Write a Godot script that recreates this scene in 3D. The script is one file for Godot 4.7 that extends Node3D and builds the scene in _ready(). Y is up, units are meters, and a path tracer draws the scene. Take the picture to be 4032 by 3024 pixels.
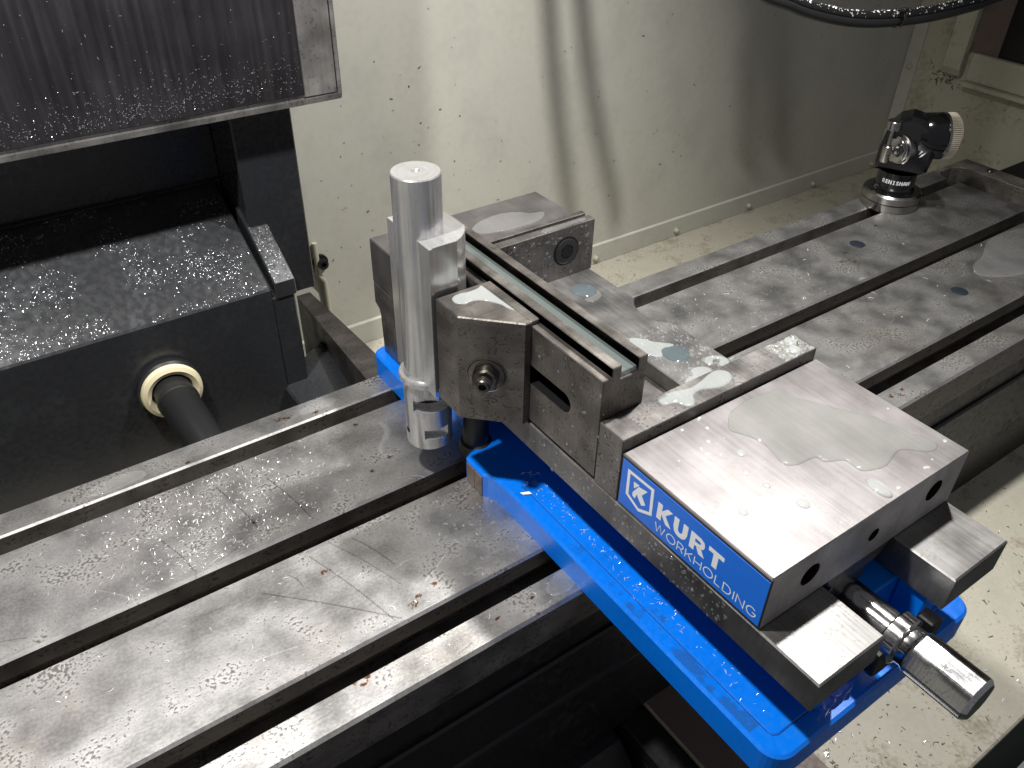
extends Node3D
# All lengths are written in millimetres and multiplied by U. x runs along the table slots, z along the vise, y is up;
# x = 0 is the left face of the vise jaws, y = 0 the table top.
const U := 0.001

# ---------------------------------------------------------------- mesh building
class MB:
	var v := PackedVector3Array()
	var n := PackedVector3Array()
	var t := PackedVector2Array()
	var c := PackedColorArray()
	var tint := Color(1, 1, 1)
	var use_tint := false
	var skip := Vector3.ZERO   # sides that face this way are left open (a holed face goes there)

	func uv_of(p: Vector3, nn: Vector3) -> Vector2:
		var a := nn.abs()
		if a.y >= a.x and a.y >= a.z:
			return Vector2(p.x, p.z) / 200.0
		if a.x >= a.z:
			return Vector2(p.z, -p.y) / 200.0
		return Vector2(p.x, -p.y) / 200.0

	func tri(p: Vector3, q: Vector3, r: Vector3, np: Vector3, nq: Vector3, nr: Vector3, up = null, uq = null, ur = null):
		var face := (q - p).cross(r - p)
		if face.length_squared() < 1e-12:
			return
		var mean := np + nq + nr
		var fl := face.normalized()
		if up == null:
			up = uv_of(p, mean); uq = uv_of(q, mean); ur = uv_of(r, mean)
		if fl.dot(mean) > 0.0:   # front faces run clockwise
			var k = q; q = r; r = k
			k = nq; nq = nr; nr = k
			k = uq; uq = ur; ur = k
		v.append(p * U); v.append(q * U); v.append(r * U)
		n.append(np); n.append(nq); n.append(nr)
		t.append(up); t.append(uq); t.append(ur)
		if use_tint:
			c.append(tint); c.append(tint); c.append(tint)

	func flat(p: Vector3, q: Vector3, r: Vector3, out: Vector3):
		var f := (q - p).cross(r - p).normalized()
		if f.dot(out) < 0.0:
			f = -f
		tri(p, q, r, f, f, f)

	func quad(a: Vector3, b: Vector3, cc: Vector3, d: Vector3, out: Vector3):
		flat(a, b, cc, out)
		flat(a, cc, d, out)

	func place(axis: String, p: Vector2, h: float) -> Vector3:
		if axis == "y":
			return Vector3(p.x, h, p.y)
		if axis == "x":
			return Vector3(h, p.y, p.x)   # p = (z, y)
		return Vector3(p.x, p.y, h)       # axis z, p = (x, y)

	static func inset(poly: PackedVector2Array, d: float) -> PackedVector2Array:
		var k := poly.size()
		var area := 0.0
		for i in k:
			area += poly[i].cross(poly[(i + 1) % k])
		var s := 1.0 if area > 0.0 else -1.0
		var out := PackedVector2Array()
		for i in k:
			var e0 := (poly[i] - poly[(i + k - 1) % k]).normalized()
			var e1 := (poly[(i + 1) % k] - poly[i]).normalized()
			var n0 := Vector2(-e0.y, e0.x) * s
			var n1 := Vector2(-e1.y, e1.x) * s
			var m := n0 + n1
			out.append(poly[i] + m * (d / maxf(0.3, (1.0 + n0.dot(n1)))))
		return out

	# a polygon pulled along an axis, both ends chamfered by b0 (low end) and b1 (high end)
	func prism(axis: String, poly: PackedVector2Array, lo: float, hi: float, b0 := 0.0, b1 := 0.0, cap0 := true, cap1 := true, smooth := false):
		var k := poly.size()
		var area := 0.0
		for i in k:
			area += poly[i].cross(poly[(i + 1) % k])
		var s := -1.0 if area > 0.0 else 1.0
		var in0 := inset(poly, b0) if b0 > 0.0 else poly
		var in1 := inset(poly, b1) if b1 > 0.0 else poly
		var up := place(axis, Vector2.ZERO, 1.0)
		var rings := [[in0, lo]]
		if b0 > 0.0:
			rings.append([poly, lo + b0])
		if b1 > 0.0:
			rings.append([poly, hi - b1])
		rings.append([in1, hi])
		var outs: Array[Vector3] = []
		for i in k:
			var e := (poly[(i + 1) % k] - poly[i]).normalized()
			outs.append(place(axis, Vector2(-e.y, e.x) * s, 0.0))
		for j in rings.size() - 1:
			for i in k:
				var i2 := (i + 1) % k
				if skip != Vector3.ZERO and outs[i].dot(skip) > 0.99 and rings[j][0] == rings[j + 1][0]:
					continue
				var a := place(axis, rings[j][0][i], rings[j][1])
				var b := place(axis, rings[j][0][i2], rings[j][1])
				var cc := place(axis, rings[j + 1][0][i2], rings[j + 1][1])
				var d := place(axis, rings[j + 1][0][i], rings[j + 1][1])
				if smooth:
					var na := (outs[(i + k - 1) % k] + outs[i]).normalized()
					var nb := (outs[i] + outs[i2]).normalized()
					var tl := 0.0
					if j == 0 and b0 > 0.0:
						tl = -1.0
					elif j == rings.size() - 2 and b1 > 0.0:
						tl = 1.0
					na = (na + up * tl).normalized()
					nb = (nb + up * tl).normalized()
					tri(a, b, cc, na, nb, nb)
					tri(a, cc, d, na, nb, na)
				else:
					quad(a, b, cc, d, outs[i])
		var ends := []
		if cap0:
			ends.append([in0, lo, -up])
		if cap1:
			ends.append([in1, hi, up])
		for e in ends:
			var ids := Geometry2D.triangulate_polygon(e[0])
			if ids.is_empty():
				print('no cap ', axis, ' ', lo, ' ', hi, ' ', poly.size())
			for i in range(0, ids.size(), 3):
				tri(place(axis, e[0][ids[i]], e[1]), place(axis, e[0][ids[i + 1]], e[1]), place(axis, e[0][ids[i + 2]], e[1]), e[2], e[2], e[2])

	# box with every edge chamfered by b
	func box(x0: float, y0: float, z0: float, x1: float, y1: float, z1: float, b := 0.5):
		b = minf(b, minf(x1 - x0, minf(y1 - y0, z1 - z0)) * 0.45)
		var p := PackedVector2Array([Vector2(x0 + b, z0), Vector2(x1 - b, z0), Vector2(x1, z0 + b), Vector2(x1, z1 - b), Vector2(x1 - b, z1), Vector2(x0 + b, z1), Vector2(x0, z1 - b), Vector2(x0, z0 + b)])
		prism("y", p, y0, y1, b, b)

	# turned shape: prof = (radius, height along dir), smooth where the slope changes little
	func lathe(at: Vector3, dir: Vector3, prof: PackedVector2Array, seg := 40, start := 0.0, squash := 1.0):
		dir = dir.normalized()
		var side := Vector3.UP if absf(dir.y) < 0.9 else Vector3.RIGHT
		var e1 := dir.cross(side).normalized()
		var e2 := dir.cross(e1).normalized()
		var m := prof.size()
		var fn: Array[Vector2] = []
		for j in m - 1:
			var d := (prof[j + 1] - prof[j]).normalized()
			fn.append(Vector2(d.y, -d.x))
		var run := 0.0
		for j in m - 1:
			var n0 := fn[j]
			var n1 := fn[j]
			if j > 0 and fn[j - 1].dot(fn[j]) > 0.8:
				n0 = (fn[j - 1] + fn[j]).normalized()
			if j < m - 2 and fn[j + 1].dot(fn[j]) > 0.8:
				n1 = (fn[j + 1] + fn[j]).normalized()
			var len := prof[j].distance_to(prof[j + 1])
			for i in seg:
				var a0 := TAU * i / seg + start
				var a1 := TAU * (i + 1) / seg + start
				var d0 := e1 * cos(a0) + e2 * sin(a0) * squash
				var d1 := e1 * cos(a1) + e2 * sin(a1) * squash
				var pa := at + d0 * prof[j].x + dir * prof[j].y
				var pb := at + d1 * prof[j].x + dir * prof[j].y
				var pc := at + d1 * prof[j + 1].x + dir * prof[j + 1].y
				var pd := at + d0 * prof[j + 1].x + dir * prof[j + 1].y
				var na := d0 * n0.x + dir * n0.y
				var nb := d1 * n0.x + dir * n0.y
				var nc := d1 * n1.x + dir * n1.y
				var nd := d0 * n1.x + dir * n1.y
				var r := maxf(prof[j].x, prof[j + 1].x)
				var ua := Vector2((a0 - start) * r, run) / 200.0
				var ub := Vector2((a1 - start) * r, run) / 200.0
				var uc := Vector2((a1 - start) * r, run + len) / 200.0
				var ud := Vector2((a0 - start) * r, run + len) / 200.0
				tri(pa, pb, pc, na, nb, nc, ua, ub, uc)
				tri(pa, pc, pd, na, nc, nd, ua, uc, ud)
			run += len

	func tube(path: PackedVector3Array, r: float, seg := 14, caps := true):
		var k := path.size()
		var rings := []
		var prev := Vector3.UP
		for i in k:
			var d := (path[mini(i + 1, k - 1)] - path[maxi(i - 1, 0)]).normalized()
			var e1 := d.cross(prev)
			if e1.length() < 0.05:
				e1 = d.cross(Vector3.RIGHT)
			e1 = e1.normalized()
			var e2 := d.cross(e1).normalized()
			prev = -e2 if false else prev
			var ring := []
			for j in seg:
				var a := TAU * j / seg
				ring.append(e1 * cos(a) + e2 * sin(a))
			rings.append(ring)
		for i in k - 1:
			for j in seg:
				var j2 := (j + 1) % seg
				var n0: Vector3 = rings[i][j]
				var n1: Vector3 = rings[i][j2]
				var n2: Vector3 = rings[i + 1][j2]
				var n3: Vector3 = rings[i + 1][j]
				tri(path[i] + n0 * r, path[i] + n1 * r, path[i + 1] + n2 * r, n0, n1, n2)
				tri(path[i] + n0 * r, path[i + 1] + n2 * r, path[i + 1] + n3 * r, n0, n2, n3)
		if caps:
			for e in [[0, path[0] - path[1]], [k - 1, path[k - 1] - path[k - 2]]]:
				for j in seg:
					var o: Vector3 = e[1].normalized()
					tri(path[e[0]], path[e[0]] + rings[e[0]][j] * r, path[e[0]] + rings[e[0]][(j + 1) % seg] * r, o, o, o)

	# a flat rectangular face (u0..u1, w0..w1) across `axis` at height h with a convex hole, plus the walls and bottom of that hole
	func holed(axis: String, u0: float, w0: float, u1: float, w1: float, h: float, hole: PackedVector2Array, out: Vector3, depth: float, into: MB):
		var mid := Vector2.ZERO
		for p in hole:
			mid += p
		mid /= hole.size()
		var angles := []
		for p in hole:
			angles.append((p - mid).angle())
		for p in [Vector2(u0, w0), Vector2(u1, w0), Vector2(u1, w1), Vector2(u0, w1)]:
			angles.append((p - mid).angle())
		angles.sort()
		var inner := []
		var outer := []
		for a in angles:
			var d := Vector2(cos(a), sin(a))
			var far := 1e9
			if d.x > 1e-6: far = minf(far, (u1 - mid.x) / d.x)
			if d.x < -1e-6: far = minf(far, (u0 - mid.x) / d.x)
			if d.y > 1e-6: far = minf(far, (w1 - mid.y) / d.y)
			if d.y < -1e-6: far = minf(far, (w0 - mid.y) / d.y)
			outer.append(mid + d * far)
			var near := 0.0
			for i in hole.size():
				var hit = Geometry2D.segment_intersects_segment(mid, mid + d * 1000.0, hole[i], hole[(i + 1) % hole.size()])
				if hit != null:
					near = maxf(near, (hit - mid).length())
			inner.append(mid + d * near)
		var q := angles.size()
		for i in q:
			var i2 := (i + 1) % q
			quad(place(axis, inner[i], h), place(axis, outer[i], h), place(axis, outer[i2], h), place(axis, inner[i2], h), out)
			var g := h - depth * (out.x + out.y + out.z)
			var toward := place(axis, mid - (inner[i] + inner[i2]) * 0.5, 0.0)
			into.quad(place(axis, inner[i], h), place(axis, inner[i2], h), place(axis, inner[i2], g), place(axis, inner[i], g), toward)
			into.flat(place(axis, inner[i], g), place(axis, inner[i2], g), place(axis, mid, g), out)

	# a flat painted stroke on the plane across `axis`
	func stroke(axis: String, pts: Array, w: float, h: float, out: Vector3, closed := false):
		var k := pts.size()
		var le := []
		var ri := []
		for i in k:
			var e0: Vector2 = (pts[i] - pts[(i + k - 1) % k]).normalized() if (i > 0 or closed) else (pts[1] - pts[0]).normalized()
			var e1: Vector2 = (pts[(i + 1) % k] - pts[i]).normalized() if (i < k - 1 or closed) else (pts[k - 1] - pts[k - 2]).normalized()
			var n0 := Vector2(-e0.y, e0.x)
			var n1 := Vector2(-e1.y, e1.x)
			var m := (n0 + n1) * (w * 0.5 / maxf(0.35, 1.0 + n0.dot(n1)))
			le.append(pts[i] + m)
			ri.append(pts[i] - m)
		for i in (k if closed else k - 1):
			var j := (i + 1) % k
			quad(place(axis, le[i], h), place(axis, le[j], h), place(axis, ri[j], h), place(axis, ri[i], h), out)

	func mesh(o := Vector3.ZERO) -> ArrayMesh:
		var a := []
		a.resize(Mesh.ARRAY_MAX)
		if o != Vector3.ZERO:
			for i in v.size():
				v[i] -= o * U
		a[Mesh.ARRAY_VERTEX] = v
		a[Mesh.ARRAY_NORMAL] = n
		a[Mesh.ARRAY_TEX_UV] = t
		if use_tint:
			a[Mesh.ARRAY_COLOR] = c
		var m := ArrayMesh.new()
		m.add_surface_from_arrays(Mesh.PRIMITIVE_TRIANGLES, a)
		return m

# ---------------------------------------------------------------- scene helpers
var taken := {}
var origin_of := {}
var M := {}
var rng := RandomNumberGenerator.new()

func numbered(called: String) -> String:
	taken[called] = taken.get(called, 0) + 1
	return called if taken[called] == 1 else "%s_%03d" % [called, taken[called] - 1]

func tag(o: Node, label := "", category := "", group := "", kind := ""):
	if label: o.set_meta("label", label)
	if category: o.set_meta("category", category)
	if group: o.set_meta("group", group)
	if kind: o.set_meta("kind", kind)

func thing(called: String, at: Vector3, label: String, category: String, group := "") -> Node3D:
	var o := Node3D.new()
	o.name = numbered(called)
	add_child(o, true)
	o.position = at * U
	origin_of[o] = at
	tag(o, label, category, group)
	return o

func part(called: String, mb: MB, material: Material, parent: Node3D = null, at = null) -> MeshInstance3D:
	var o := MeshInstance3D.new()
	o.name = called if parent else numbered(called)
	var po: Vector3 = origin_of.get(parent, Vector3.ZERO)
	var own: Vector3 = po if at == null else at
	o.mesh = mb.mesh(own)
	o.material_override = material
	(parent if parent else self).add_child(o, true)
	o.position = (own - po) * U
	origin_of[o] = own
	return o

func single(called: String, mb: MB, material: Material, at: Vector3, label: String, category: String, group := "", kind := "") -> MeshInstance3D:
	var o := part(called, mb, material, null, at)
	tag(o, label, category, group, kind)
	return o

func struct(called: String, mb: MB, material: Material) -> MeshInstance3D:
	var o := part(called, mb, material)
	tag(o, "", "", "", "structure")
	return o

func pv(a: Array) -> PackedVector2Array:
	var r := PackedVector2Array()
	for p in a:
		r.append(Vector2(p[0], p[1]))
	return r

func circle(x: float, y: float, r: float, k := 24, from := 0.0) -> PackedVector2Array:
	var o := PackedVector2Array()
	for i in k:
		var a := TAU * i / k + from
		o.append(Vector2(x + r * cos(a), y + r * sin(a)))
	return o

# ---------------------------------------------------------------- materials
func noise(w: int, h: int, f: float, oct: int, seed: int, type := FastNoiseLite.TYPE_SIMPLEX_SMOOTH) -> PackedByteArray:
	var fn := FastNoiseLite.new()
	fn.seed = seed
	fn.noise_type = type
	fn.frequency = f
	fn.fractal_type = FastNoiseLite.FRACTAL_FBM if oct > 1 else FastNoiseLite.FRACTAL_NONE
	fn.fractal_octaves = oct
	var im := fn.get_seamless_image(w, h)
	im.convert(Image.FORMAT_L8)
	return im.get_data()

func stretched(w: int, h: int, f: float, seed: int, across: int) -> PackedByteArray:
	# streaks along the u axis: noise drawn on a short picture and pulled long
	var fn := FastNoiseLite.new()
	fn.seed = seed
	fn.frequency = f
	fn.fractal_octaves = 3
	var im := fn.get_seamless_image(maxi(w / across, 4), h)
	im.convert(Image.FORMAT_L8)
	im.resize(w, h, Image.INTERPOLATE_BILINEAR)
	return im.get_data()

func tex(w: int, h: int, data: PackedByteArray, fmt := Image.FORMAT_L8) -> ImageTexture:
	return ImageTexture.create_from_image(Image.create_from_data(w, h, false, fmt, data))

func mat(c: Color, rough: float, metal := 0.0, spec := 0.5) -> StandardMaterial3D:
	var m := StandardMaterial3D.new()
	m.albedo_color = c
	m.roughness = rough
	m.metallic = metal
	m.metallic_specular = spec
	return m

# worn metal: a grey picture that multiplies the colour, a roughness picture, a bump picture
func metal(c: Color, rough: float, streak: float, mottle: float, speck: float, seed: int, turn := false, scale := 1.0, metallic := 1.0, bump := 0.15) -> StandardMaterial3D:
	var w := 512
	var s := stretched(w, w, 0.12, seed, 24)
	var big := noise(w, w, 0.008, 4, seed + 1)
	var fine := noise(w, w, 0.11, 2, seed + 2)
	var patch := noise(w, w, 0.02, 3, seed + 3)
	var a := PackedByteArray(); a.resize(w * w)
	var r := PackedByteArray(); r.resize(w * w)
	var hgt := PackedByteArray(); hgt.resize(w * w)
	for i in w * w:
		var k := i if not turn else (i % w) * w + i / w
		var st := (s[k] - 128.0) / 128.0
		var mo := (big[i] - 128.0) / 128.0
		var pa := (patch[i] - 128.0) / 128.0
		var sp := clampf(((fine[i] - 128.0) / 128.0 + pa * 0.6 - 0.42) * 5.0, 0.0, 1.0)
		var g := 1.0 + st * streak + mo * mottle - sp * speck
		a[i] = int(clampf(g * 200.0, 0.0, 255.0))
		r[i] = int(clampf((rough + st * streak * 0.35 + mo * mottle * 0.5 + sp * speck * 0.5) * 255.0, 10.0, 255.0))
		hgt[i] = int(clampf(128.0 + st * 60.0 - sp * speck * 160.0, 0.0, 255.0))
	var m := mat(Color(minf(c.r * 1.12, 1), minf(c.g * 1.12, 1), minf(c.b * 1.12, 1)), 1.0, metallic)
	m.albedo_texture = tex(w, w, a)
	m.roughness_texture = tex(w, w, r)
	if bump > 0.0:
		var im := Image.create_from_data(w, w, false, Image.FORMAT_L8, hgt)
		im.convert(Image.FORMAT_RGBA8)
		im.bump_map_to_normal_map(2.0)
		m.normal_enabled = true
		m.normal_texture = ImageTexture.create_from_image(im)
		m.normal_scale = bump
	m.uv1_scale = Vector3.ONE * scale
	return m

# paint with dirt: base colour, dirt colour, amount
func paint(c: Color, dirt: Color, amount: float, rough: float, seed: int, scale := 1.0, spots := 0.0) -> StandardMaterial3D:
	var w := 1024 if spots > 0.0 else 512
	var big := noise(w, w, 0.006, 5, seed)
	var fine := noise(w, w, 0.06, 3, seed + 1)
	var dots := noise(w, w, 0.075, 2, seed + 2)
	var a := PackedByteArray(); a.resize(w * w * 3)
	var r := PackedByteArray(); r.resize(w * w)
	for i in w * w:
		var b := (big[i] - 128.0) / 128.0
		var f := (fine[i] - 128.0) / 128.0
		var k := clampf(b * 0.9 + f * 0.5 - 0.15, 0.0, 1.0) * amount
		k = maxf(k, clampf(((dots[i] - 128.0) / 128.0 + b * 0.4 - 0.52) * 4.0, 0.0, 1.0) * spots)
		var g := 1.0 + b * 0.05 + f * 0.02
		a[i * 3] = int(clampf((c.r * (1 - k) + dirt.r * k) * g * 255.0, 0, 255))
		a[i * 3 + 1] = int(clampf((c.g * (1 - k) + dirt.g * k) * g * 255.0, 0, 255))
		a[i * 3 + 2] = int(clampf((c.b * (1 - k) + dirt.b * k) * g * 255.0, 0, 255))
		r[i] = int(clampf((rough + f * 0.08 + k * 0.3) * 255.0, 10, 255))
	var m := mat(Color.WHITE, 1.0)
	m.albedo_texture = tex(w, w, a, Image.FORMAT_RGB8)
	m.roughness_texture = tex(w, w, r)
	m.uv1_scale = Vector3.ONE * scale
	return m

# the table top: one picture for the whole casting, 1200 x 300 mm, so that nothing repeats
func table_steel() -> StandardMaterial3D:
	var w := 2048
	var h := 512
	var big := noise(w, h, 0.004, 4, 11)
	var mid := noise(w, h, 0.013, 4, 12)
	var fine := noise(w, h, 0.22, 3, 13)
	var grain := stretched(w, h, 0.25, 14, 16)
	var a := PackedByteArray(); a.resize(w * h * 3)
	var r := PackedByteArray(); r.resize(w * h)
	var hg := PackedByteArray(); hg.resize(w * h)
	for i in w * h:
		var b := (big[i] - 128.0) / 128.0
		var m := (mid[i] - 128.0) / 128.0
		var f := (fine[i] - 128.0) / 128.0
		var g := (grain[i] - 128.0) / 128.0
		var sp := clampf((f * 1.5 + m * 1.25 + b * 0.45 - 0.62) * 1.9, 0.0, 1.0)
		var l := 0.71 + b * 0.10 + m * 0.09 + g * 0.012 + f * 0.07
		l *= 1.0 - sp * 0.48
		var warm := sp * 0.02 + clampf(b - 0.1, 0.0, 1.0) * 0.05
		a[i * 3] = int(clampf(l * 255.0, 0, 255))
		a[i * 3 + 1] = int(clampf(l * (0.992 - warm * 0.4) * 255.0, 0, 255))
		a[i * 3 + 2] = int(clampf(l * (0.985 - warm) * 255.0, 0, 255))
		r[i] = int(clampf((0.40 + m * 0.09 + g * 0.015 + sp * 0.12 - b * 0.06) * 255.0, 30, 255))
		hg[i] = int(clampf(140.0 + g * 8.0 + f * 22.0 - sp * 70.0, 0, 255))
	var im := Image.create_from_data(w, h, false, Image.FORMAT_RGB8, a)
	# rust spots where they lie on the plate: x, z, size in mm
	for q in [[-130.5, 40.5, 2.2], [-97.0, 93.0, 2.0], [-92.0, 89.0, 1.5], [-79.0, 86.0, 1.2], [-150.0, 120.0, 1.3], [-146.0, 124.0, 1.0], [-142.0, 121.0, 1.0], [-62.0, 129.0, 1.1], [-36.0, 128.0, 0.9], [-96.0, -113.0, 2.4], [-92.0, -111.0, 2.6], [-70.0, -106.0, 2.0], [-168.0, -104.0, 1.4], [-65.0, -24.0, 1.2], [-150.0, -23.0, 1.1], [-52.0, -76.0, 1.4], [-48.0, -30.0, 1.0], [468.0, -36.0, 3.0], [474.0, -34.0, 3.0], [479.0, -29.0, 2.4], [486.0, -46.0, 2.2], [566.0, -68.0, 1.4], [318.0, 128.0, 3.0], [324.0, 131.0, 3.0], [332.0, 127.0, 2.0]]:
		for k in 15:
			var px := int((q[0] + 350.0 + rng.randfn(0, q[2] * 0.7)) / 1200.0 * w)
			var py := int((q[1] + 160.0 + rng.randfn(0, q[2] * 0.4)) / 300.0 * h)
			for d in [[0, 0], [1, 0], [0, 1]]:
				if px + d[0] >= 0 and px + d[0] < w and py + d[1] >= 0 and py + d[1] < h:
					im.set_pixel(px + d[0], py + d[1], Color(0.40, 0.26, 0.17).lerp(im.get_pixel(px + d[0], py + d[1]), rng.randf() * 0.4))
	# scratches: long thin lines
	var lines := [[-118, 20, -96, 76, 0.88], [-133, 24, -112, 97, 0.84], [-168, 35, -108, 98, 0.82], [-150, 30, -146, 44, 0.84], [-205, -40, -196, -4, 0.8], [-160, -68, -150, -12, 0.8], [-128, -58, -118, -4, 0.8], [-104, 25, -92, 60, 0.82]]
	for k in 160:
		var x0 := rng.randf_range(-330, 740)
		var z0 := rng.randf_range(-120, 140)
		var ln := rng.randf_range(4, 26)
		var an := rng.randfn(0.1, 0.5)
		lines.append([x0, z0, x0 + ln * cos(an), z0 + ln * sin(an), rng.randf_range(0.85, 1.16)])
	for q in lines:
		var steps := int(Vector2(q[2] - q[0], q[3] - q[1]).length() * 3.4)
		for k in steps:
			var f := float(k) / steps
			var px := int((lerpf(q[0], q[2], f) + 350.0 + sin(f * 3.0) * 1.5) / 1200.0 * w)
			var py := int((lerpf(q[1], q[3], f) + 160.0) / 300.0 * h)
			if px >= 0 and px < w and py >= 0 and py < h:
				var p := im.get_pixel(px, py)
				im.set_pixel(px, py, Color(minf(p.r * q[4], 1), minf(p.g * q[4], 1), minf(p.b * q[4], 1)))
	var m := mat(Color.WHITE, 1.0, 0.92)
	m.albedo_texture = ImageTexture.create_from_image(im)
	m.roughness_texture = tex(w, h, r)
	var nm := Image.create_from_data(w, h, false, Image.FORMAT_L8, hg)
	nm.convert(Image.FORMAT_RGBA8)
	nm.bump_map_to_normal_map(2.0)
	m.normal_enabled = true
	m.normal_texture = ImageTexture.create_from_image(nm)
	m.normal_scale = 0.12
	m.uv1_scale = Vector3(200.0 / 1200.0, 200.0 / 300.0, 1)
	m.uv1_offset = Vector3(350.0 / 1200.0, 160.0 / 300.0, 0)
	return m

func liquid(c: Color, alpha: float, rough := 0.06) -> StandardMaterial3D:
	var m := mat(Color(c.r, c.g, c.b, alpha), rough, 0.0, 0.6)
	m.transparency = BaseMaterial3D.TRANSPARENCY_ALPHA
	return m

func make_materials():
	M.table = table_steel()
	M.slot = metal(Color(0.46, 0.44, 0.42), 0.45, 0.06, 0.25, 0.3, 25, false, 1.0, 0.35, 0.05)
	M.ground_lit = metal(Color(0.80, 0.785, 0.775), 0.45, 0.05, 0.12, 0.05, 33, true, 1.3, 0.5, 0.05)  # jaw steel again, coloured lighter in place of light on the front face
	M.ground = metal(Color(0.56, 0.545, 0.545), 0.45, 0.04, 0.10, 0.03, 31, true, 1.0, 0.9, 0.05)
	M.rail = metal(Color(0.56, 0.555, 0.55), 0.44, 0.06, 0.12, 0.08, 41, true, 1.3, 0.9, 0.1)
	M.dark_steel = metal(Color(0.54, 0.525, 0.515), 0.40, 0.07, 0.16, 0.30, 51, true, 1.4, 0.85, 0.12)
	M.bar_steel = metal(Color(0.53, 0.51, 0.49), 0.40, 0.05, 0.18, 0.22, 61, true, 1.5, 0.85, 0.12)
	M.block_steel = metal(Color(0.53, 0.51, 0.49), 0.40, 0.05, 0.16, 0.24, 71, false, 1.7, 0.85, 0.14)
	M.alu = metal(Color(0.90, 0.905, 0.915), 0.23, 0.06, 0.04, 0.03, 81, true, 1.2, 0.75, 0.05)
	M.alu_face = metal(Color(0.90, 0.905, 0.915), 0.28, 0.04, 0.03, 0.01, 86, false, 2.0, 0.8, 0.03)
	M.chrome = metal(Color(0.84, 0.84, 0.85), 0.15, 0.06, 0.12, 0.10, 91, true, 2.0, 1.0, 0.05)
	M.bolt = metal(Color(0.50, 0.48, 0.46), 0.30, 0.05, 0.15, 0.25, 95, false, 3.0, 1.0, 0.1)
	M.black_steel = mat(Color(0.12, 0.12, 0.125), 0.42, 0.5)
	M.cap = mat(Color(0.24, 0.24, 0.245), 0.35, 0.6)
	M.black = mat(Color(0.10, 0.10, 0.105), 0.45)
	M.hole = mat(Color(0.06, 0.06, 0.065), 0.5, 0.3)
	M.blue = paint(Color(0.0, 0.43, 0.86), Color(0.03, 0.36, 0.60), 0.30, 0.33, 101, 1.2)
	M.seam = mat(Color(0.02, 0.14, 0.36), 0.5)
	M.label_blue = mat(Color(0.11, 0.41, 0.82), 0.42)
	M.label_edge = mat(Color(0.17, 0.14, 0.12), 0.5)
	M.print_white = mat(Color(0.86, 0.87, 0.88), 0.45)
	M.wall = paint(Color(0.71, 0.705, 0.665), Color(0.52, 0.505, 0.46), 0.30, 0.72, 111, 0.45)
	M.floor = paint(Color(0.66, 0.645, 0.59), Color(0.36, 0.32, 0.26), 0.62, 0.5, 121, 0.55, 0.45)
	M.side = paint(Color(0.70, 0.695, 0.62), Color(0.36, 0.32, 0.24), 0.5, 0.5, 131, 0.5)
	M.brown = paint(Color(0.40, 0.345, 0.325), Color(0.16, 0.14, 0.13), 0.5, 0.5, 141, 1.0)
	M.casting = paint(Color(0.155, 0.16, 0.17), Color(0.21, 0.22, 0.23), 0.3, 0.28, 151, 0.8)
	M.saddle = paint(Color(0.085, 0.085, 0.09), Color(0.14, 0.135, 0.13), 0.6, 0.42, 161, 0.7)
	M.cover = metal(Color(0.29, 0.28, 0.295), 0.42, 0.17, 0.14, 0.05, 171, true, 0.5, 0.7, 0.03)
	M.cover_edge = metal(Color(0.62, 0.61, 0.60), 0.45, 0.05, 0.30, 0.15, 181, true, 0.8, 0.6, 0.05)
	M.beam = metal(Color(0.33, 0.31, 0.30), 0.42, 0.06, 0.25, 0.25, 191, false, 1.0, 0.6, 0.05)
	M.rubber = mat(Color(0.11, 0.11, 0.115), 0.38)
	M.cream = mat(Color(0.83, 0.79, 0.66), 0.5)
	M.gloss_black = mat(Color(0.045, 0.047, 0.055), 0.14)
	M.knurl = metal(Color(0.82, 0.79, 0.72), 0.42, 0.1, 0.1, 0.1, 201, false, 3.0, 0.5, 0.3)
	M.probe_steel = metal(Color(0.66, 0.655, 0.645), 0.24, 0.08, 0.08, 0.05, 211, false, 2.0, 1.0, 0.05)
	M.coolant = liquid(Color(0.72, 0.74, 0.735), 0.42, 0.05)
	M.coolant_grey = liquid(Color(0.60, 0.61, 0.585), 0.30, 0.05)
	M.coolant_thin = liquid(Color(0.80, 0.81, 0.81), 0.10, 0.06)
	M.coolant_deep = mat(Color(0.30, 0.335, 0.35), 0.07, 0.0, 0.5)
	M.channel = liquid(Color(0.44, 0.475, 0.465), 0.45, 0.06)
	M.drops = liquid(Color(0.80, 0.82, 0.82), 0.13, 0.04)
	M.drop_white = liquid(Color(0.82, 0.83, 0.82), 0.38, 0.04)
	M.chip = mat(Color(0.95, 0.95, 0.96), 0.25, 0.45)
	M.wet = liquid(Color(0.85, 0.87, 0.88), 0.30, 0.05)
	M.glint = mat(Color(0.78, 0.79, 0.81), 0.2, 0.65)
	M.dark_chip = mat(Color(0.36, 0.36, 0.33), 0.45, 0.3)
	M.plug = mat(Color(0.13, 0.15, 0.18), 0.35)
	M.lit_patch = mat(Color(0.10, 0.34, 0.82), 0.16)
	M.green_dark = mat(Color(0.16, 0.20, 0.17), 0.6)
	var gw := 256
	var gn := noise(gw, gw, 0.02, 4, 301)
	var gf := noise(gw, gw, 0.12, 3, 302)
	var ga := PackedByteArray(); ga.resize(gw * gw * 4)
	for i in gw * gw:
		var v := (gn[i] - 128.0) / 128.0 + (gf[i] - 128.0) / 128.0 * 0.5
		ga[i * 4] = 34; ga[i * 4 + 1] = 74; ga[i * 4 + 2] = 92
		ga[i * 4 + 3] = int(clampf((v + 0.05) * 0.7, 0.0, 0.3) * 255.0)
	M.grime = mat(Color.WHITE, 0.6)
	M.grime.albedo_texture = tex(gw, gw, ga, Image.FORMAT_RGBA8)
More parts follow.
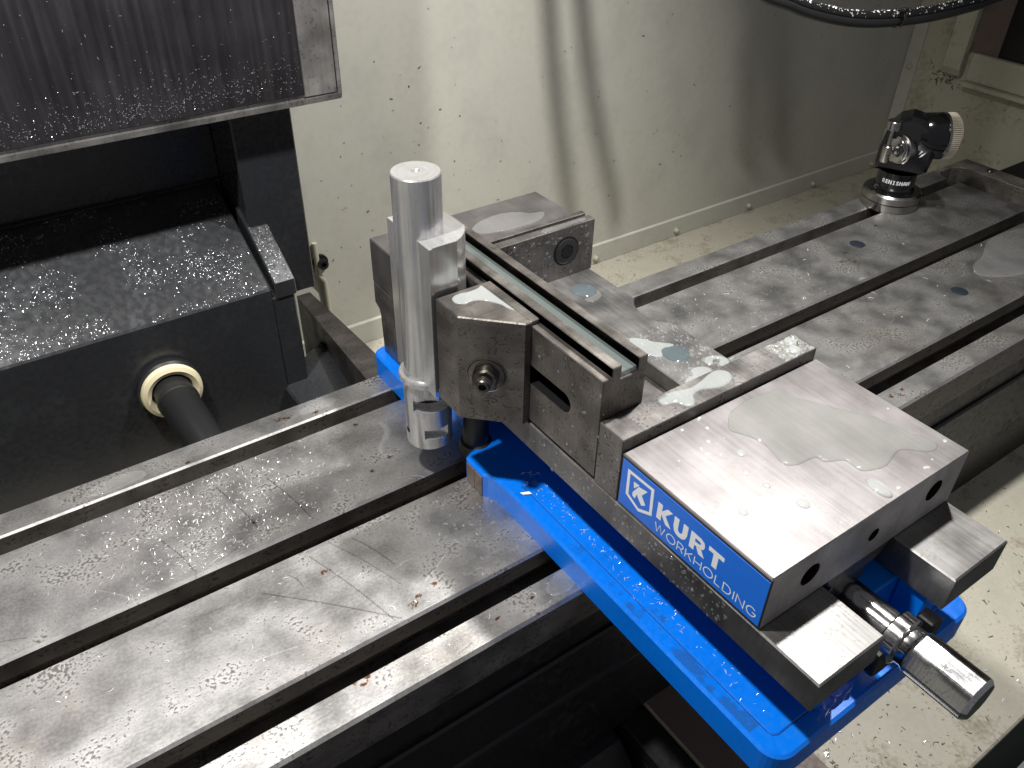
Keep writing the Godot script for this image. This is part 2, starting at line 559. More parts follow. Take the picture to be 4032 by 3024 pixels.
	M.grime.transparency = BaseMaterial3D.TRANSPARENCY_ALPHA
	M.grime.uv1_scale = Vector3(0.9, 0.9, 1)
	M.lamp_glow = mat(Color.WHITE, 0.5)
	M.lamp_glow.emission_enabled = true
	M.lamp_glow.emission = Color(1.0, 0.98, 0.95)
	M.lamp_glow.emission_energy_multiplier = 3.0
	M.lamp_body = mat(Color(0.75, 0.75, 0.72), 0.5)

# ---------------------------------------------------------------- loose matter
func on_land(z: float) -> bool:
	return (z > -121 and z < -103) or (z > -82 and z < -2) or (z > 20 and z < 99) or (z > 122 and z < 139)

func sliver(mb: MB, at: Vector3, up: Vector3, length: float, width: float, an: float, bend: float, lift: float):
	var e1 := up.cross(Vector3(0.31, 0.2, 0.93)).normalized()
	var e2 := up.cross(e1).normalized()
	var prev_l := Vector3.ZERO
	var prev_r := Vector3.ZERO
	var p := at + up * 0.25
	var a := an
	for i in 4:
		var d := e1 * cos(a) + e2 * sin(a)
		var s := up.cross(d).normalized() * (width * (0.5 if i % 3 else 0.28)) + up * width * 0.25
		var l := p + s
		var r := p - s + up * width * 0.5
		if i > 0:
			var nn := (l - prev_l).cross(r - prev_l).normalized()
			mb.quad(prev_l, l, r, prev_r, nn if nn.dot(up) > 0 else -nn)
		prev_l = l
		prev_r = r
		p += d * length / 3.0 + up * lift * (1.0 if i == 0 else -0.6)
		a += bend

func dome(mb: MB, at: Vector3, up: Vector3, r: float, high: float, seg := 8, long := 1.0, an := 0.0):
	var e1 := up.cross(Vector3(0.31, 0.2, 0.93)).normalized()
	var e2 := up.cross(e1).normalized()
	var f1 := e1 * cos(an) + e2 * sin(an)
	var f2 := -e1 * sin(an) + e2 * cos(an)
	var rows := [[1.0, 0.0, 0.35], [0.86, 0.55, 0.75], [0.5, 0.88, 0.93], [0.0, 1.0, 1.0]]
	for j in 3:
		for i in seg:
			var q := []
			for e in [[j, i], [j, i + 1], [j + 1, i + 1], [j + 1, i]]:
				var a: float = TAU * e[1] / seg
				var rad: Vector3 = f1 * cos(a) * long + f2 * sin(a)
				var row: Array = rows[e[0]]
				q.append([at + rad * r * row[0] + up * high * row[1], (rad * (1.0 - row[2]) + up * row[2]).normalized()])
			mb.tri(q[0][0], q[1][0], q[2][0], q[0][1], q[1][1], q[2][1])
			if j < 2:
				mb.tri(q[0][0], q[2][0], q[3][0], q[0][1], q[2][1], q[3][1])

func smooth_outline(a: Array, steps := 5) -> PackedVector2Array:
	var o := PackedVector2Array()
	var k := a.size()
	for i in k:
		var p0 := Vector2(a[(i + k - 1) % k][0], a[(i + k - 1) % k][1])
		var p1 := Vector2(a[i][0], a[i][1])
		var p2 := Vector2(a[(i + 1) % k][0], a[(i + 1) % k][1])
		var p3 := Vector2(a[(i + 2) % k][0], a[(i + 2) % k][1])
		for s in steps:
			o.append(p1.cubic_interpolate(p2, p0, p3, float(s) / steps))
	return o

# a pool: its height rises from the shore over `shore` mm and then stays level
func puddle(outline: Array, y: float, high: float, m: Material, label: String, group := "pools of coolant lying on steel"):
	var p := smooth_outline(outline, 6)
	var k := p.size()
	var shore := high * 2.4
	var near := func(q: Vector2) -> Vector2:
		var best := Vector2.INF
		var bd := INF
		for i in k:
			var c := Geometry2D.get_closest_point_to_segment(q, p[i], p[(i + 1) % k])
			var d := c.distance_squared_to(q)
			if d < bd:
				bd = d
				best = c
		return best
	var pts := PackedVector2Array(p)
	var rect := Rect2(p[0], Vector2.ZERO)
	var mid := Vector2.ZERO
	for q in p:
		rect = rect.expand(q)
		mid += q
	mid /= k
	for i in k:
		var e := (p[(i + 1) % k] - p[(i + k - 1) % k]).normalized()
		var inward := Vector2(-e.y, e.x) * (-1.0 if Geometry2D.is_polygon_clockwise(p) else 1.0)
		for o in [shore * 0.25, shore * 0.65]:
			for sgn in [1.0, -1.0]:
				var q: Vector2 = p[i] + inward * o * sgn
				if Geometry2D.is_point_in_polygon(q, p) and near.call(q).distance_to(q) > o * 0.85:
					pts.append(q)
	var step := maxf(1.3, sqrt(rect.get_area()) / 34.0)
	var gx := rect.position.x
	while gx < rect.end.x:
		var gz := rect.position.y
		while gz < rect.end.y:
			var q := Vector2(gx + step * 0.3 * sin(gz * 3.1), gz + step * 0.3 * cos(gx * 2.3))
			if Geometry2D.is_point_in_polygon(q, p) and near.call(q).distance_to(q) > shore * 0.95:
				pts.append(q)
			gz += step
		gx += step
	var hs := PackedFloat32Array()
	var ns := PackedVector3Array()
	for i in pts.size():
		var q := pts[i]
		var c: Vector2 = near.call(q) if i >= k else q
		var d := c.distance_to(q) if i >= k else 0.0
		var f := clampf(d / shore, 0.0, 1.0)
		hs.append(y + high * sqrt(maxf(0.0, 1.0 - (1.0 - f) * (1.0 - f))))
		var slope := minf(2.2, high / shore * (1.0 - f) / maxf(0.08, sqrt(1.0 - (1.0 - f) * (1.0 - f))))
		var dir := (q - c).normalized()
		if i < k:
			var e := (p[(i + 1) % k] - p[(i + k - 1) % k]).normalized()
			dir = Vector2(-e.y, e.x) * (-1.0 if Geometry2D.is_polygon_clockwise(p) else 1.0)
			if not Geometry2D.is_point_in_polygon(q + dir * 0.05, p):
				dir = -dir
		ns.append(Vector3(-dir.x * slope, 1.0, -dir.y * slope).normalized())
	var mb := MB.new()
	var ids := Geometry2D.triangulate_delaunay(pts)
	for i in range(0, ids.size(), 3):
		var cc := (pts[ids[i]] + pts[ids[i + 1]] + pts[ids[i + 2]]) / 3.0
		if not Geometry2D.is_point_in_polygon(cc, p):
			continue
		mb.tri(Vector3(pts[ids[i]].x, hs[ids[i]], pts[ids[i]].y), Vector3(pts[ids[i + 1]].x, hs[ids[i + 1]], pts[ids[i + 1]].y), Vector3(pts[ids[i + 2]].x, hs[ids[i + 2]], pts[ids[i + 2]].y), ns[ids[i]], ns[ids[i + 1]], ns[ids[i + 2]])
	single("coolant_puddle", mb, m, Vector3(mid.x, y, mid.y), label, "puddle", group)

# ---------------------------------------------------------------- build
func _ready():
	rng.seed = 20240
	var cam := Camera3D.new()
	cam.name = "camera"
	cam.position = Vector3(-236.478, 404.583, 382.694) * U
	cam.rotation_degrees = Vector3(-37.0925, -35.6181, 1.1947)
	cam.fov = 49.2207
	cam.near = 0.01
	cam.far = 20.0
	add_child(cam)
	cam.current = true
	var we := WorldEnvironment.new()
	we.name = "environment"
	var env := Environment.new()
	env.background_mode = Environment.BG_COLOR
	env.background_color = Color(0.34, 0.34, 0.35)
	env.background_energy_multiplier = 1.6
	env.tonemap_mode = Environment.TONE_MAPPER_LINEAR
	env.tonemap_exposure = 1.18
	env.sdfgi_enabled = true
	env.ssao_enabled = true
	env.ssil_enabled = true
	we.environment = env
	add_child(we)
	make_materials()
	lamps()
	enclosure()
	column_and_casting()
	machine_table()
	vise()
	fixture()
	workpiece()
	probe()
	hose()
	coolant()
	chips()

func lamps():
	for q in [[-341.0, "round work lamp glowing under the enclosure roof above the machine column side", 1.14, Vector3(-90, 0, 30), 54.0], [411.0, "round work lamp glowing under the enclosure roof above the empty table half", 1.25, Vector3(0, 0, -70), 53.0]]:
		var at := Vector3(q[0], 975, 20)
		var t := thing("work_lamp", at, q[1], "lamp", "work lamps under the roof")
		var aim: Vector3 = (q[3] - at).normalized()
		var b := MB.new()
		b.lathe(at, aim, pv([[0.01, 0], [52, 0], [60, 10], [60, 24], [52, 26], [46, 16], [0.01, 14]]), 32)
		part("housing", b, M.lamp_body, t)
		var g := MB.new()
		g.lathe(at, aim, pv([[45, 16.5], [40, 20], [28, 23], [0.01, 24]]), 32)
		part("glass", g, M.lamp_glow, t)
		var l := SpotLight3D.new()
		l.name = "light"
		l.light_energy = q[2]
		l.light_size = 0.024
		l.light_color = Color(1.0, 0.99, 0.975)
		l.shadow_enabled = true
		l.spot_range = 5.0
		l.spot_attenuation = 2.0
		l.spot_angle = q[4]
		l.spot_angle_attenuation = 1.0
		t.add_child(l)
		l.position = aim * 66.0 * U
		l.basis = Basis.looking_at(aim, Vector3(0, 0, 1))

func enclosure():
	var b := MB.new()
	b.box(-720, -195, -457, 1180, 1000, -437, 0)
	var w := struct("back_wall", b, M.wall)
	b = MB.new()
	b.prism("x", pv([[-437, -194.5], [-434, -194.5], [-434, -165.5], [-437, -163.5]]), -700, 1159.5)
	part("skirting_flange", b, M.wall, w)
	for x in [331.0, 493.8, 655.3, 818.2, 978.7, 1142.0]:
		b = MB.new()
		b.lathe(Vector3(x, -185, -434), Vector3(0, 0, 1), pv([[5.4, 0], [5.4, 1.2], [3.8, 1.3], [3.6, 3.8], [2.2, 4.8], [0.01, 5]]), 12)
		part("bolt", b, M.side, w, Vector3(x, -185, -434))
	b = MB.new()
	b.tube(PackedVector3Array([Vector3(71, -40, -433), Vector3(71, -80, -432), Vector3(77, -90, -432), Vector3(78.5, -140, -433), Vector3(79, -185, -432)]), 3.2, 8)
	part("pipe_clip", b, M.side, w)
	b = MB.new()
	b.lathe(Vector3(76, -66, -437), Vector3(0, 0, 1), pv([[9, 0], [9, 4], [6, 4.2], [6, 12], [3, 12.2], [3, 7], [0.01, 7]]), 16)
	part("bolt", b, M.black_steel, w, Vector3(76, -66, -437))
	# floor sheet, with the dark chip trough in front on the left
	b = MB.new()
	b.prism("y", pv([[-700, -437], [1160, -437], [1160, 317], [74, 317], [74, 120], [-700, 120]]), -203, -195, 0, 1.5)
	struct("floor", b, M.floor)
	b = MB.new()
	b.box(49, -215, 120, 73.9, -199, 317, 1)
	struct("floor_edge", b, M.saddle)
	b = MB.new()
	b.box(-900, -330, 110, 48, -300, 420, 0)
	struct("trough_floor", b, M.saddle)
	b = MB.new()
	b.box(-900, -300, 98, 48.5, -203.5, 118, 0)
	struct("trough_back_wall", b, M.saddle)
	b = MB.new()
	b.box(49, -520, 98, 73.8, -216, 317, 0)
	struct("trough_side_wall", b, M.saddle)
	b = MB.new()
	b.box(74.2, -194.9, 122, 150, -193.6, 316, 0.3)
	struct("floor_sheet", b, M.brown)
	b = MB.new()
	b.box(-700, -520, 318, 1160, -500, 900, 0)
	struct("lower_floor", b, M.green_dark)
	b = MB.new()
	b.box(74, -500, 300, 1160, -204, 313, 0)
	struct("front_apron", b, M.green_dark)
	# right wall
	b = MB.new()
	b.box(1160, -195, -437, 1180, 1000, 330, 0)
	var r := struct("right_wall", b, M.side)
	b = MB.new()
	b.box(1157, -194, -436.5, 1160.2, 990, -412.5, 0.8)
	part("corner_flange", b, M.wall, r)
	b = MB.new()
	b.lathe(Vector3(1157, -12, -424), Vector3(-1, 0, 0), pv([[6, 0], [6, 1.2], [4, 1.3], [3.6, 3.8], [2.2, 4.8], [0.01, 5]]), 12)
	part("bolt", b, M.side, r, Vector3(1157, -12, -424))
	# window frame on the right wall
	var wf := thing("window_frame", Vector3(1160, -20, -200), "pale stained window frame with dark pane on the right enclosure wall", "window frame")
	b = MB.new()
	b.prism("z", pv([[1160, -7], [1147, -3], [1141, 8], [1141, 700], [1160, 700]]), -362, -331, 2, 2)
	part("post", b, M.side, wf)
	b = MB.new()
	b.box(1154, 36, -331, 1159.8, 700, -284, 0.5)
	part("stained_jamb", b, M.brown, wf)
	b = MB.new()
	b.box(1156, 36, -284, 1159.8, 700, 200, 0.5)
	part("pane", b, M.gloss_black, wf)
	b = MB.new()
	b.box(1146, -6, -319, 1159.8, 36, 200, 1.5)
	part("sill", b, M.side, wf)
	b = MB.new()
	b.box(1136, -13, -319, 1159.8, -6.2, 200, 1)
	part("drip_rail", b, M.side, wf)
	# left wall and roof, outside the picture
	b = MB.new()
	b.box(-720, -330, -437, -700, 1000, 330, 0)
	struct("left_wall", b, M.wall)
	b = MB.new()
	b.box(-720, 1000, -457, 1180, 1020, 330, 0)
	struct("roof", b, M.wall)

func column_and_casting():
	var t := thing("machine_column", Vector3(-200, -195, -350), "matt black machine column with broad right pilaster beside the white back wall", "column")
	var b := MB.new()
	b.box(-30.5, -25, -430, 24, 520, -320, 1.5)
	part("pilaster", b, M.casting, t)
	b = MB.new()
	b.box(-690, -195, -430, -30.6, 520, -382, 1)
	part("recess_wall", b, M.casting, t)
	b = MB.new()
	b.box(-690, 79.5, -381.9, -31, 81, -376, 0.6)
	part("recess_ledge", b, M.casting, t)
	t = thing("way_cover", Vector3(-140, 160, -310), "large dark brushed steel cover hanging top left with paler right strip", "cover panel")
	b = MB.new()
	b.prism("x", pv([[-319, 162], [-306, 158.5], [-301, 160.5], [-300, 165], [-300, 520], [-319, 520]]), -600, 65.5, 1, 1.2)
	part("cover_plate", b, M.cover_edge, t)
	b = MB.new()
	b.prism("z", pv([[-600, 168.5], [30.5, 169.5], [30.5, 520], [-600, 520]]), -300, -298.6, 0, 0.5)
	part("wiper_sheet", b, M.cover, t)
	b = MB.new()
	b.box(60.2, 167.5, -299.9, 61.0, 520, -299.6, 0.1)
	b.box(30, 166.6, -299.9, 61.0, 167.4, -299.6, 0.1)
	part("edge_line", b, M.black_steel, t)
	t = thing("base_casting", Vector3(-150, -195, -310), "dark grey base casting with wet sloping top behind the table", "casting")
	b = MB.new()
	b.prism("x", pv([[-382, -195], [-270, -195], [-270, 14.5], [-271.5, 16.5], [-382, 79]]), -600, -36, 1.5, 1.5)
	b.prism("x", pv([[-300, -195], [-270.6, -195], [-270.6, 5], [-300, 20]]), -36, -15, 0, 1.5)
	part("body", b, M.casting, t)
	b = MB.new()
	b.prism("x", pv([[-345, 40], [-269.5, 5], [-269.5, 20.5], [-318, 52.5], [-345, 66]]), -33, -13, 1.2, 1.2)
	part("rib", b, M.casting, t)
	b = MB.new()
	b.prism("y", pv([[-40, -269], [-15.2, -300], [30, -330], [8, -150], [-8, -126], [-40, -126]]), -195, -92, 0, 2)
	part("dark_fill", b, M.casting, t)  # added block, fills the dark gap between casting and rail
	# pipe out of the casting front
	t = thing("drain_pipe", Vector3(-143, -46, -270), "black round pipe with cream collar leaving the dark casting front", "pipe")
	var c := Vector3(-141.5, -47, -270)
	b = MB.new()
	b.lathe(c, Vector3(0, 0, 1), pv([[27, -1], [27.5, 6], [25, 8.5], [20, 8.6]]), 40)
	part("seal", b, M.rubber, t)
	b = MB.new()
	b.lathe(c + Vector3(0, 0, 8), Vector3(0, 0, 1), pv([[17, 0], [25.5, 0], [26.2, 2], [25.5, 6], [22, 7.5], [18.5, 6], [17.4, 4]]), 40)
	part("collar", b, M.cream, t)
	b = MB.new()
	b.tube(PackedVector3Array([c, c + Vector3(0, 0, 40), c + Vector3(1, -2, 80), c + Vector3(3, -8, 130), c + Vector3(5, -16, 165)]), 16.5, 26)
	part("pipe", b, M.rubber, t)
	b = MB.new()
	b.lathe(c + Vector3(0, 0, 26), Vector3(0, 0, 1), pv([[16.4, 0], [17.6, 1], [17.6, 5], [16.4, 6]]), 32)
	part("hose_band", b, M.black, t)
	# guide way cover running to the front
	b = MB.new()
	var q := [Vector3(31, -80, -402), Vector3(46.5, -80, -402), Vector3(29, -36, -110), Vector3(-1, -36, -110)]
	for p in [[0, 0], [1, 0]]:
		pass
	b.quad(q[0], q[1], q[2], q[3], Vector3.UP)
	b.quad(q[0] + Vector3(0, -140, 0), q[1] + Vector3(0, -140, 0), q[2] + Vector3(0, -140, 0), q[3] + Vector3(0, -140, 0), Vector3.DOWN)
	for i in 4:
		var j := (i + 1) % 4
		b.quad(q[i], q[j], q[j] + Vector3(0, -140, 0), q[i] + Vector3(0, -140, 0), (q[i] + q[j]) * 0.5 - Vector3(26, -58, -250))
	single("guide_rail", b, M.beam, Vector3(26, -94, -250), "dark stained steel rail running from the wall corner towards the table", "rail")

func machine_table():
	var t := thing("machine_table", Vector3(0, -26, 9), "worn steel machine table with three long dark T-slots", "table")
	var b := MB.new()
	var d := -14.0
	var k := -27.0
	# profile in (z, y): four lands, three T-slots, chamfered edges
	var p := [[-122.3, -0.8], [-121.5, 0], [-101.4, 0], [-100.0, -1.2], [-100.0, d], [-106, d], [-106, k], [-78, k], [-78, d], [-84, d], [-84, -0.5], [-83.5, 0],
		[-1.0, 0], [0.9, -1.6], [0.9, d], [-5, d], [-5, k], [24, k], [24, d], [17.8, d], [17.8, -0.5], [18.3, 0],
		[99.9, 0], [101.6, -1.5], [101.6, d], [96, d], [96, k], [126, k], [126, d], [120.2, d], [120.2, -0.5], [120.7, 0],
		[139.6, 0], [141.6, -1.8], [141.6, -25], [139, -26], [139, -34], [-119, -34], [-119, -26], [-122.3, -24]]
	var walls := MB.new()
	var walls_mid := Vector3(95, -10, 9)
	var k0 := p.size()
	for i in k0:
		var e0: Array = p[i]
		var e1: Array = p[(i + 1) % k0]
		var dir := Vector2(e1[0] - e0[0], e1[1] - e0[1]).normalized()
		var out := Vector3(0, dir.x, -dir.y)
		var m: MB = b if e0[1] > -2.5 and e1[1] > -2.5 else walls
		m.quad(Vector3(-560, e0[1], e0[0]), Vector3(751, e0[1], e0[0]), Vector3(751, e1[1], e1[0]), Vector3(-560, e1[1], e1[0]), out)
	var pp := pv(p)
	var ids := Geometry2D.triangulate_polygon(pp)
	for i in range(0, ids.size(), 3):
		for x in [-560.0, 751.0]:
			walls.flat(Vector3(x, pp[ids[i]].y, pp[ids[i]].x), Vector3(x, pp[ids[i + 1]].y, pp[ids[i + 1]].x), Vector3(x, pp[ids[i + 2]].y, pp[ids[i + 2]].x), Vector3(signf(x), 0, 0))
	var top := part("slotted_top", b, M.table, t)
	part("slot_walls", walls, M.slot, top)
	b = MB.new()
	b.prism("y", pv([[751.2, -122.3], [828, -122.3], [828, 141.6], [751.2, 141.6], [751.2, 127], [799, 127], [799, -104], [795, -109.5], [786, -115], [762, -115.6], [754.5, -110.5], [751.2, -103.5]]), -34, 0, 0, 0.8)
	part("end_frame", b, M.slot, t)  # darker than the table top, to paint in the dim light here
	b = MB.new()
	b.box(751.1, -34, -116, 799.5, -27, 128, 0)
	part("end_channel", b, M.black_steel, t)
	for q in [[513.0, -51.0], [514.5, 64.0]]:
		b = MB.new()
		b.lathe(Vector3(q[0], -3, q[1]), Vector3.UP, pv([[8.0, 0], [8.0, 3.2], [7.6, 3.4], [0.01, 3.4]]), 28)
		part("hole_plug", b, M.plug, t, Vector3(q[0], -3, q[1]))
	b = MB.new()
	b.lathe(Vector3(814, 0, -82), Vector3.UP, pv([[4.2, 0], [4.2, 0.7], [3, 2.2], [0.01, 2.4]]), 6)
	part("bolt", b, M.bolt, t, Vector3(814, 0, -82))
	t = thing("table_saddle", Vector3(0, -195, 10), "black painted saddle under the front edge of the machine table", "saddle")
	b = MB.new()
	b.box(-700, -195, -118, 1000, -34.2, 136, 2)
	part("body", b, M.saddle, t)
	b = MB.new()
	b.prism("x", pv([[136, -62], [138, -62], [139.6, -64], [139.6, -194.8], [136, -194.8]]), -700, 1000)
	part("apron_sheet", b, M.saddle, t)
	b = MB.new()
	b.prism("x", pv([[139.6, -108], [141.6, -109.5], [142, -112], [142, -194.6], [139.6, -194.6]]), -700, 60)
	part("lower_apron_sheet", b, M.saddle, t)
	t = thing("trough_cover", Vector3(-150, -300, 250), "dark grey flat cover in the black trough below the table front", "sheet cover")
	b = MB.new()
	b.box(-700, -270, 222, 27, -260, 420, 1)
	part("plate", b, M.casting, t)
	b = MB.new()
	b.prism("x", pv([[119, -299], [119, -204], [146, -210], [205, -262], [206, -299]]), -700, 44)
	part("fold", b, M.saddle, t)

func rounded(x0: float, y0: float, x1: float, y1: float, r: Array, seg := 6) -> PackedVector2Array:
	var o := PackedVector2Array()
	var cs := [[x0, y0, 1, 1, PI], [x1, y0, -1, 1, PI * 1.5], [x1, y1, -1, -1, 0.0], [x0, y1, 1, -1, PI * 0.5]]
	for i in 4:
		var c: Array = cs[i]
		var m := Vector2(c[0] + c[2] * r[i], c[1] + c[3] * r[i])
		for k in seg + 1:
			var a: float = c[4] + PI * 0.5 * k / seg
			o.append(m + Vector2(cos(a), sin(a)) * r[i])
	return o

func arc(cx: float, cy: float, r: float, a0: float, a1: float, k: int) -> Array:
	var o := []
	for i in k + 1:
		var a := deg_to_rad(lerpf(a0, a1, float(i) / k))
		o.append([cx + r * cos(a), cy + r * sin(a)])
	return o

func vise():
	var t := thing("machine_vise", Vector3(76, 0, 80), "large steel machine vise with bright blue base across the table", "vise")
	var b := MB.new()
	# base, plan outline (x, z) with clamp notches on both long sides
	var pl := []
	pl += arc(2, -121, 10, 180, 270, 6)
	pl += arc(150, -121, 10, 270, 360, 6)
	pl += [[160, -72], [138, -60], [138, 5], [160, 19]]
	pl += arc(148, 276, 12, 0, 90, 7)
	pl += arc(4, 276, 12, 90, 180, 7)
	pl += [[-8, 62], [-8.4, 54], [-9.4, 48], [-11.5, 43], [-13.6, 40.5], [-14, 21.5], [-13, 19], [4, 8], [14, 0], [14, -58], [6, -66], [-8, -73]]
	b.prism("y", pv(pl), 0, 20, 0, 1.6)
	var base := part("base", b, M.blue, t)
	b = MB.new()
	b.prism("y", rounded(2, 62, 150, 276.6, [3, 3, 4, 4]), 19.5, 20.55, 0, 0.55)
	part("raised_panel", b, M.blue, base)
	b = MB.new()
	b.stroke("y", [Vector2(1.8, 64), Vector2(1.8, 272), Vector2(2.6, 275.4), Vector2(5, 276.8), Vector2(148, 276.8)], 0.45, 20.05, Vector3.UP)
	part("seam", b, M.seam, base)
	b = MB.new()
	b.quad(Vector3(-5.8, 20.09, 120), Vector3(1.4, 20.09, 120), Vector3(1.4, 20.09, 268), Vector3(-5.8, 20.09, 268), Vector3.UP)
	part("grime_smear", b, M.grime, base)
	b = MB.new()
	b.quad(Vector3(2.6, 20.65, 140), Vector3(9, 20.65, 140), Vector3(7, 20.65, 196), Vector3(2.6, 20.65, 196), Vector3.UP)
	part("grime_smear", b, M.grime, base)
	for q in [[21.8, 31.0], [31.4, 40.2]]:
		b = MB.new()
		b.prism("y", pv([[-14.5, q[0]], [-14.5, q[1]], [-13.4, q[1]], [-13.4, q[0]]]), 0.6, 17.4, 0.2, 0.2)
		part("clamp_pad", b, M.brown, base)
	b = MB.new()
	b.box(30, 20, -118, 122, 56.6, 262, 1)
	b.box(30, 20, 262, 44, 54, 279, 1)
	b.box(108, 20, 262, 122, 54, 279, 1)
	part("inner_casting", b, M.blue, base)
	# bed rails
	b = MB.new()
	b.prism("y", pv([[0, -74], [47, -74], [47, 288.4], [0, 288.4]]), 57, 80, 3.5, 0.9)
	part("bed_rail", b, M.rail, t)
	b = MB.new()
	var rp := [[151.2, -74], [151.0, -3]] + [[147.5, 0.5], [144.2, 5], [142, 11], [141.2, 17], [142, 24], [144.2, 30], [147.5, 34.5], [151, 37.5]] + [[151.6, 60], [151.6, 288.4], [104, 288.4], [104, -74]]
	b.prism("y", pv(rp), 56, 80, 2, 0.9)
	var rr := part("bed_rail", b, M.rail, t)
	for z in [67.1, -32.6]:
		b = MB.new()
		b.lathe(Vector3(125.8, 78, z), Vector3.UP, pv([[9.6, 0], [9.6, 2.1], [9.2, 2.35], [0.01, 2.45]]), 32)
		part("coolant_filled_hole", b, M.coolant_deep, rr)
	b = MB.new()
	b.prism("x", pv([[-123, 20], [-64, 20], [-64, 79.6], [-132, 79.6], [-132.4, 61], [-126, 58], [-124.4, 54]]), 0, 152, 0.8, 0.8)
	part("bed_block", b, M.dark_steel, t)
	b = MB.new()
	b.box(47.2, 57, -63.8, 103.8, 68, 96, 0.5)
	part("bed_web", b, M.dark_steel, t)
	# fixed jaw
	b = MB.new()
	b.box(0, 79.7, -132.4, 152.4, 116, -73.2, 0.8)
	part("fixed_jaw", b, M.ground, t)
	b = MB.new()
	b.prism("x", pv([[-56.3, 79.8], [-56.3, 122.2], [-56.7, 122.6], [-63.6, 122.6], [-64, 122.2], [-64, 118.6], [-67.8, 118.6], [-67.8, 122.2], [-68.2, 122.6], [-72.6, 122.6], [-73, 122.2], [-73, 79.8]]), 0, 152.4, 0.4, 0.4)
	var fp := part("jaw_plate", b, M.dark_steel, t)
	b = MB.new()
	b.lathe(Vector3(125.8, 102.6, -56.9), Vector3(0, 0, 1), pv([[11.8, 0], [11.8, 0.9], [10.6, 1.0], [10.4, 0.9]]), 36)
	part("shadow_ring", b, M.hole, fp)  # raised dark ring, paints the shadow gap round the screw head
	b = MB.new()
	b.lathe(Vector3(125.8, 102.6, -56.7), Vector3(0, 0, 1), pv([[10.4, 0], [10.4, 1.2], [9.4, 1.7], [5.6, 1.7], [5.4, 1.2], [5.2, 0.95], [0.01, 0.9]]), 36)
	var cs := part("cap_screw", b, M.cap, fp)
	b = MB.new()
	b.prism("z", circle(125.8, 102.6, 5.4, 6), -55.7, -54.9)
	part("hex_socket", b, M.hole, cs)
	# moving jaw: box with three threaded holes in its front
	b = MB.new()
	var holes: MB
	var o := PackedVector2Array([Vector2(0, 152.9), Vector2(152.4, 152.9), Vector2(152.4, 252.3), Vector2(151.7, 253), Vector2(0.7, 253), Vector2(0, 252.3)])
	# body without the front face, which is tiled round the holes
	b.skip = Vector3(0, 0, 1)
	b.prism("y", o, 80.2, 116.1, 0.6, 0.6)
	var jaw := part("moving_jaw", b, M.ground, t)
	b = MB.new()
	var xs := [0.7, 54.0, 104.0, 151.7]
	var hc := [[30.2, 99.5], [79.5, 96.5], [128.4, 100.4]]
	for i in 3:
		holes = MB.new()
		b.holed("z", xs[i], 80.8, xs[i + 1], 115.5, 253.0, circle(hc[i][0], hc[i][1], 6.6 if i != 1 else 4.0, 24), Vector3(0, 0, 1), 14.0, holes)
		part("threaded_hole", holes, M.hole, jaw)
	part("front_face", b, M.ground_lit, jaw)
	b = MB.new()
	b.prism("z", pv([[50, 80.1], [54, 73], [60, 69.5], [92, 69.5], [98, 73], [102, 80.1]]), 160, 252.6, 0.5, 0.8)
	b.prism("z", circle(75.5, 60, 15, 28), 165, 251, 0.5, 0.8, true, true, true)
	part("screw_nut", b, M.dark_steel, t)
	b = MB.new()
	b.box(0, 80.2, 132.8, 152.4, 123.2, 151.7, 0.5)
	part("jaw_plate", b, M.dark_steel, t)
	# blue name plate on the left face of the moving jaw
	b = MB.new()
	b.box(-0.5, 82.2, 153.2, 0.1, 115.2, 253.0, 0.15)
	var np := part("name_plate", b, M.label_edge, jaw)
	b = MB.new()
	b.box(-0.75, 82.9, 153.9, -0.3, 113.6, 252.6, 0.1)
	part("blue_label", b, M.label_blue, np)
	lettering(np)
	# screw
	var ax := Vector3(75.5, 52.5, 0)
	b = MB.new()
	b.lathe(ax + Vector3(0, 0, 240), Vector3(0, 0, 1), pv([[10.6, 0], [10.6, 40], [9.6, 41], [9.6, 44]]), 40)
	b.lathe(ax + Vector3(0, 0, 280), Vector3(0, 0, 1), pv([[9, 0], [13.2, 0.4], [13.8, 1.2], [13.8, 8], [12.6, 9], [9, 9.2]]), 40)
	var sc := part("screw", b, M.chrome, t)
	b = MB.new()
	# hexagon with rounded corners
	var hx := PackedVector2Array()
	for i in 6:
		for j in 7:
			var a := deg_to_rad(60.0 * i + 12.0 + (j - 3) * 4.4)
			hx.append(Vector2(75.5 + 12.9 * cos(a), 52.5 + 12.9 * sin(a)))
	b.prism("z", hx, 294.5, 328.5, 1.2, 2.2, true, true, false)
	b.lathe(ax + Vector3(0, 0, 288), Vector3(0, 0, 1), pv([[10.8, 0], [10.8, 5], [11.6, 6.4], [10, 6.6]]), 36)
	part("hexagon_end", b, M.chrome, sc)
	b = MB.new()
	b.prism("z", rounded(58, 32, 96, 52, [6, 6, 6, 6]), 281.5, 286.4, 0.6, 0.8)
	part("thrust_plate", b, M.black_steel, t)
	b = MB.new()
	b.box(97.2, 42, 281, 106, 52, 291, 1)
	part("thrust_clip", b, M.black_steel, t)
	# lit patch of base paint below the left rail end, added as crumpled sheet
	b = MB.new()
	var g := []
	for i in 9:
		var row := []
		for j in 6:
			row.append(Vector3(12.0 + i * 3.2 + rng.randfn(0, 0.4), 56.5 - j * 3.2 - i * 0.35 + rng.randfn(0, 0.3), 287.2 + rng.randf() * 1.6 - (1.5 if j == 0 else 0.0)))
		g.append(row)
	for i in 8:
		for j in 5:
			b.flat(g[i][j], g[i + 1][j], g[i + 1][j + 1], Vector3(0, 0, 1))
			b.flat(g[i][j], g[i + 1][j + 1], g[i][j + 1], Vector3(0, 0, 1))
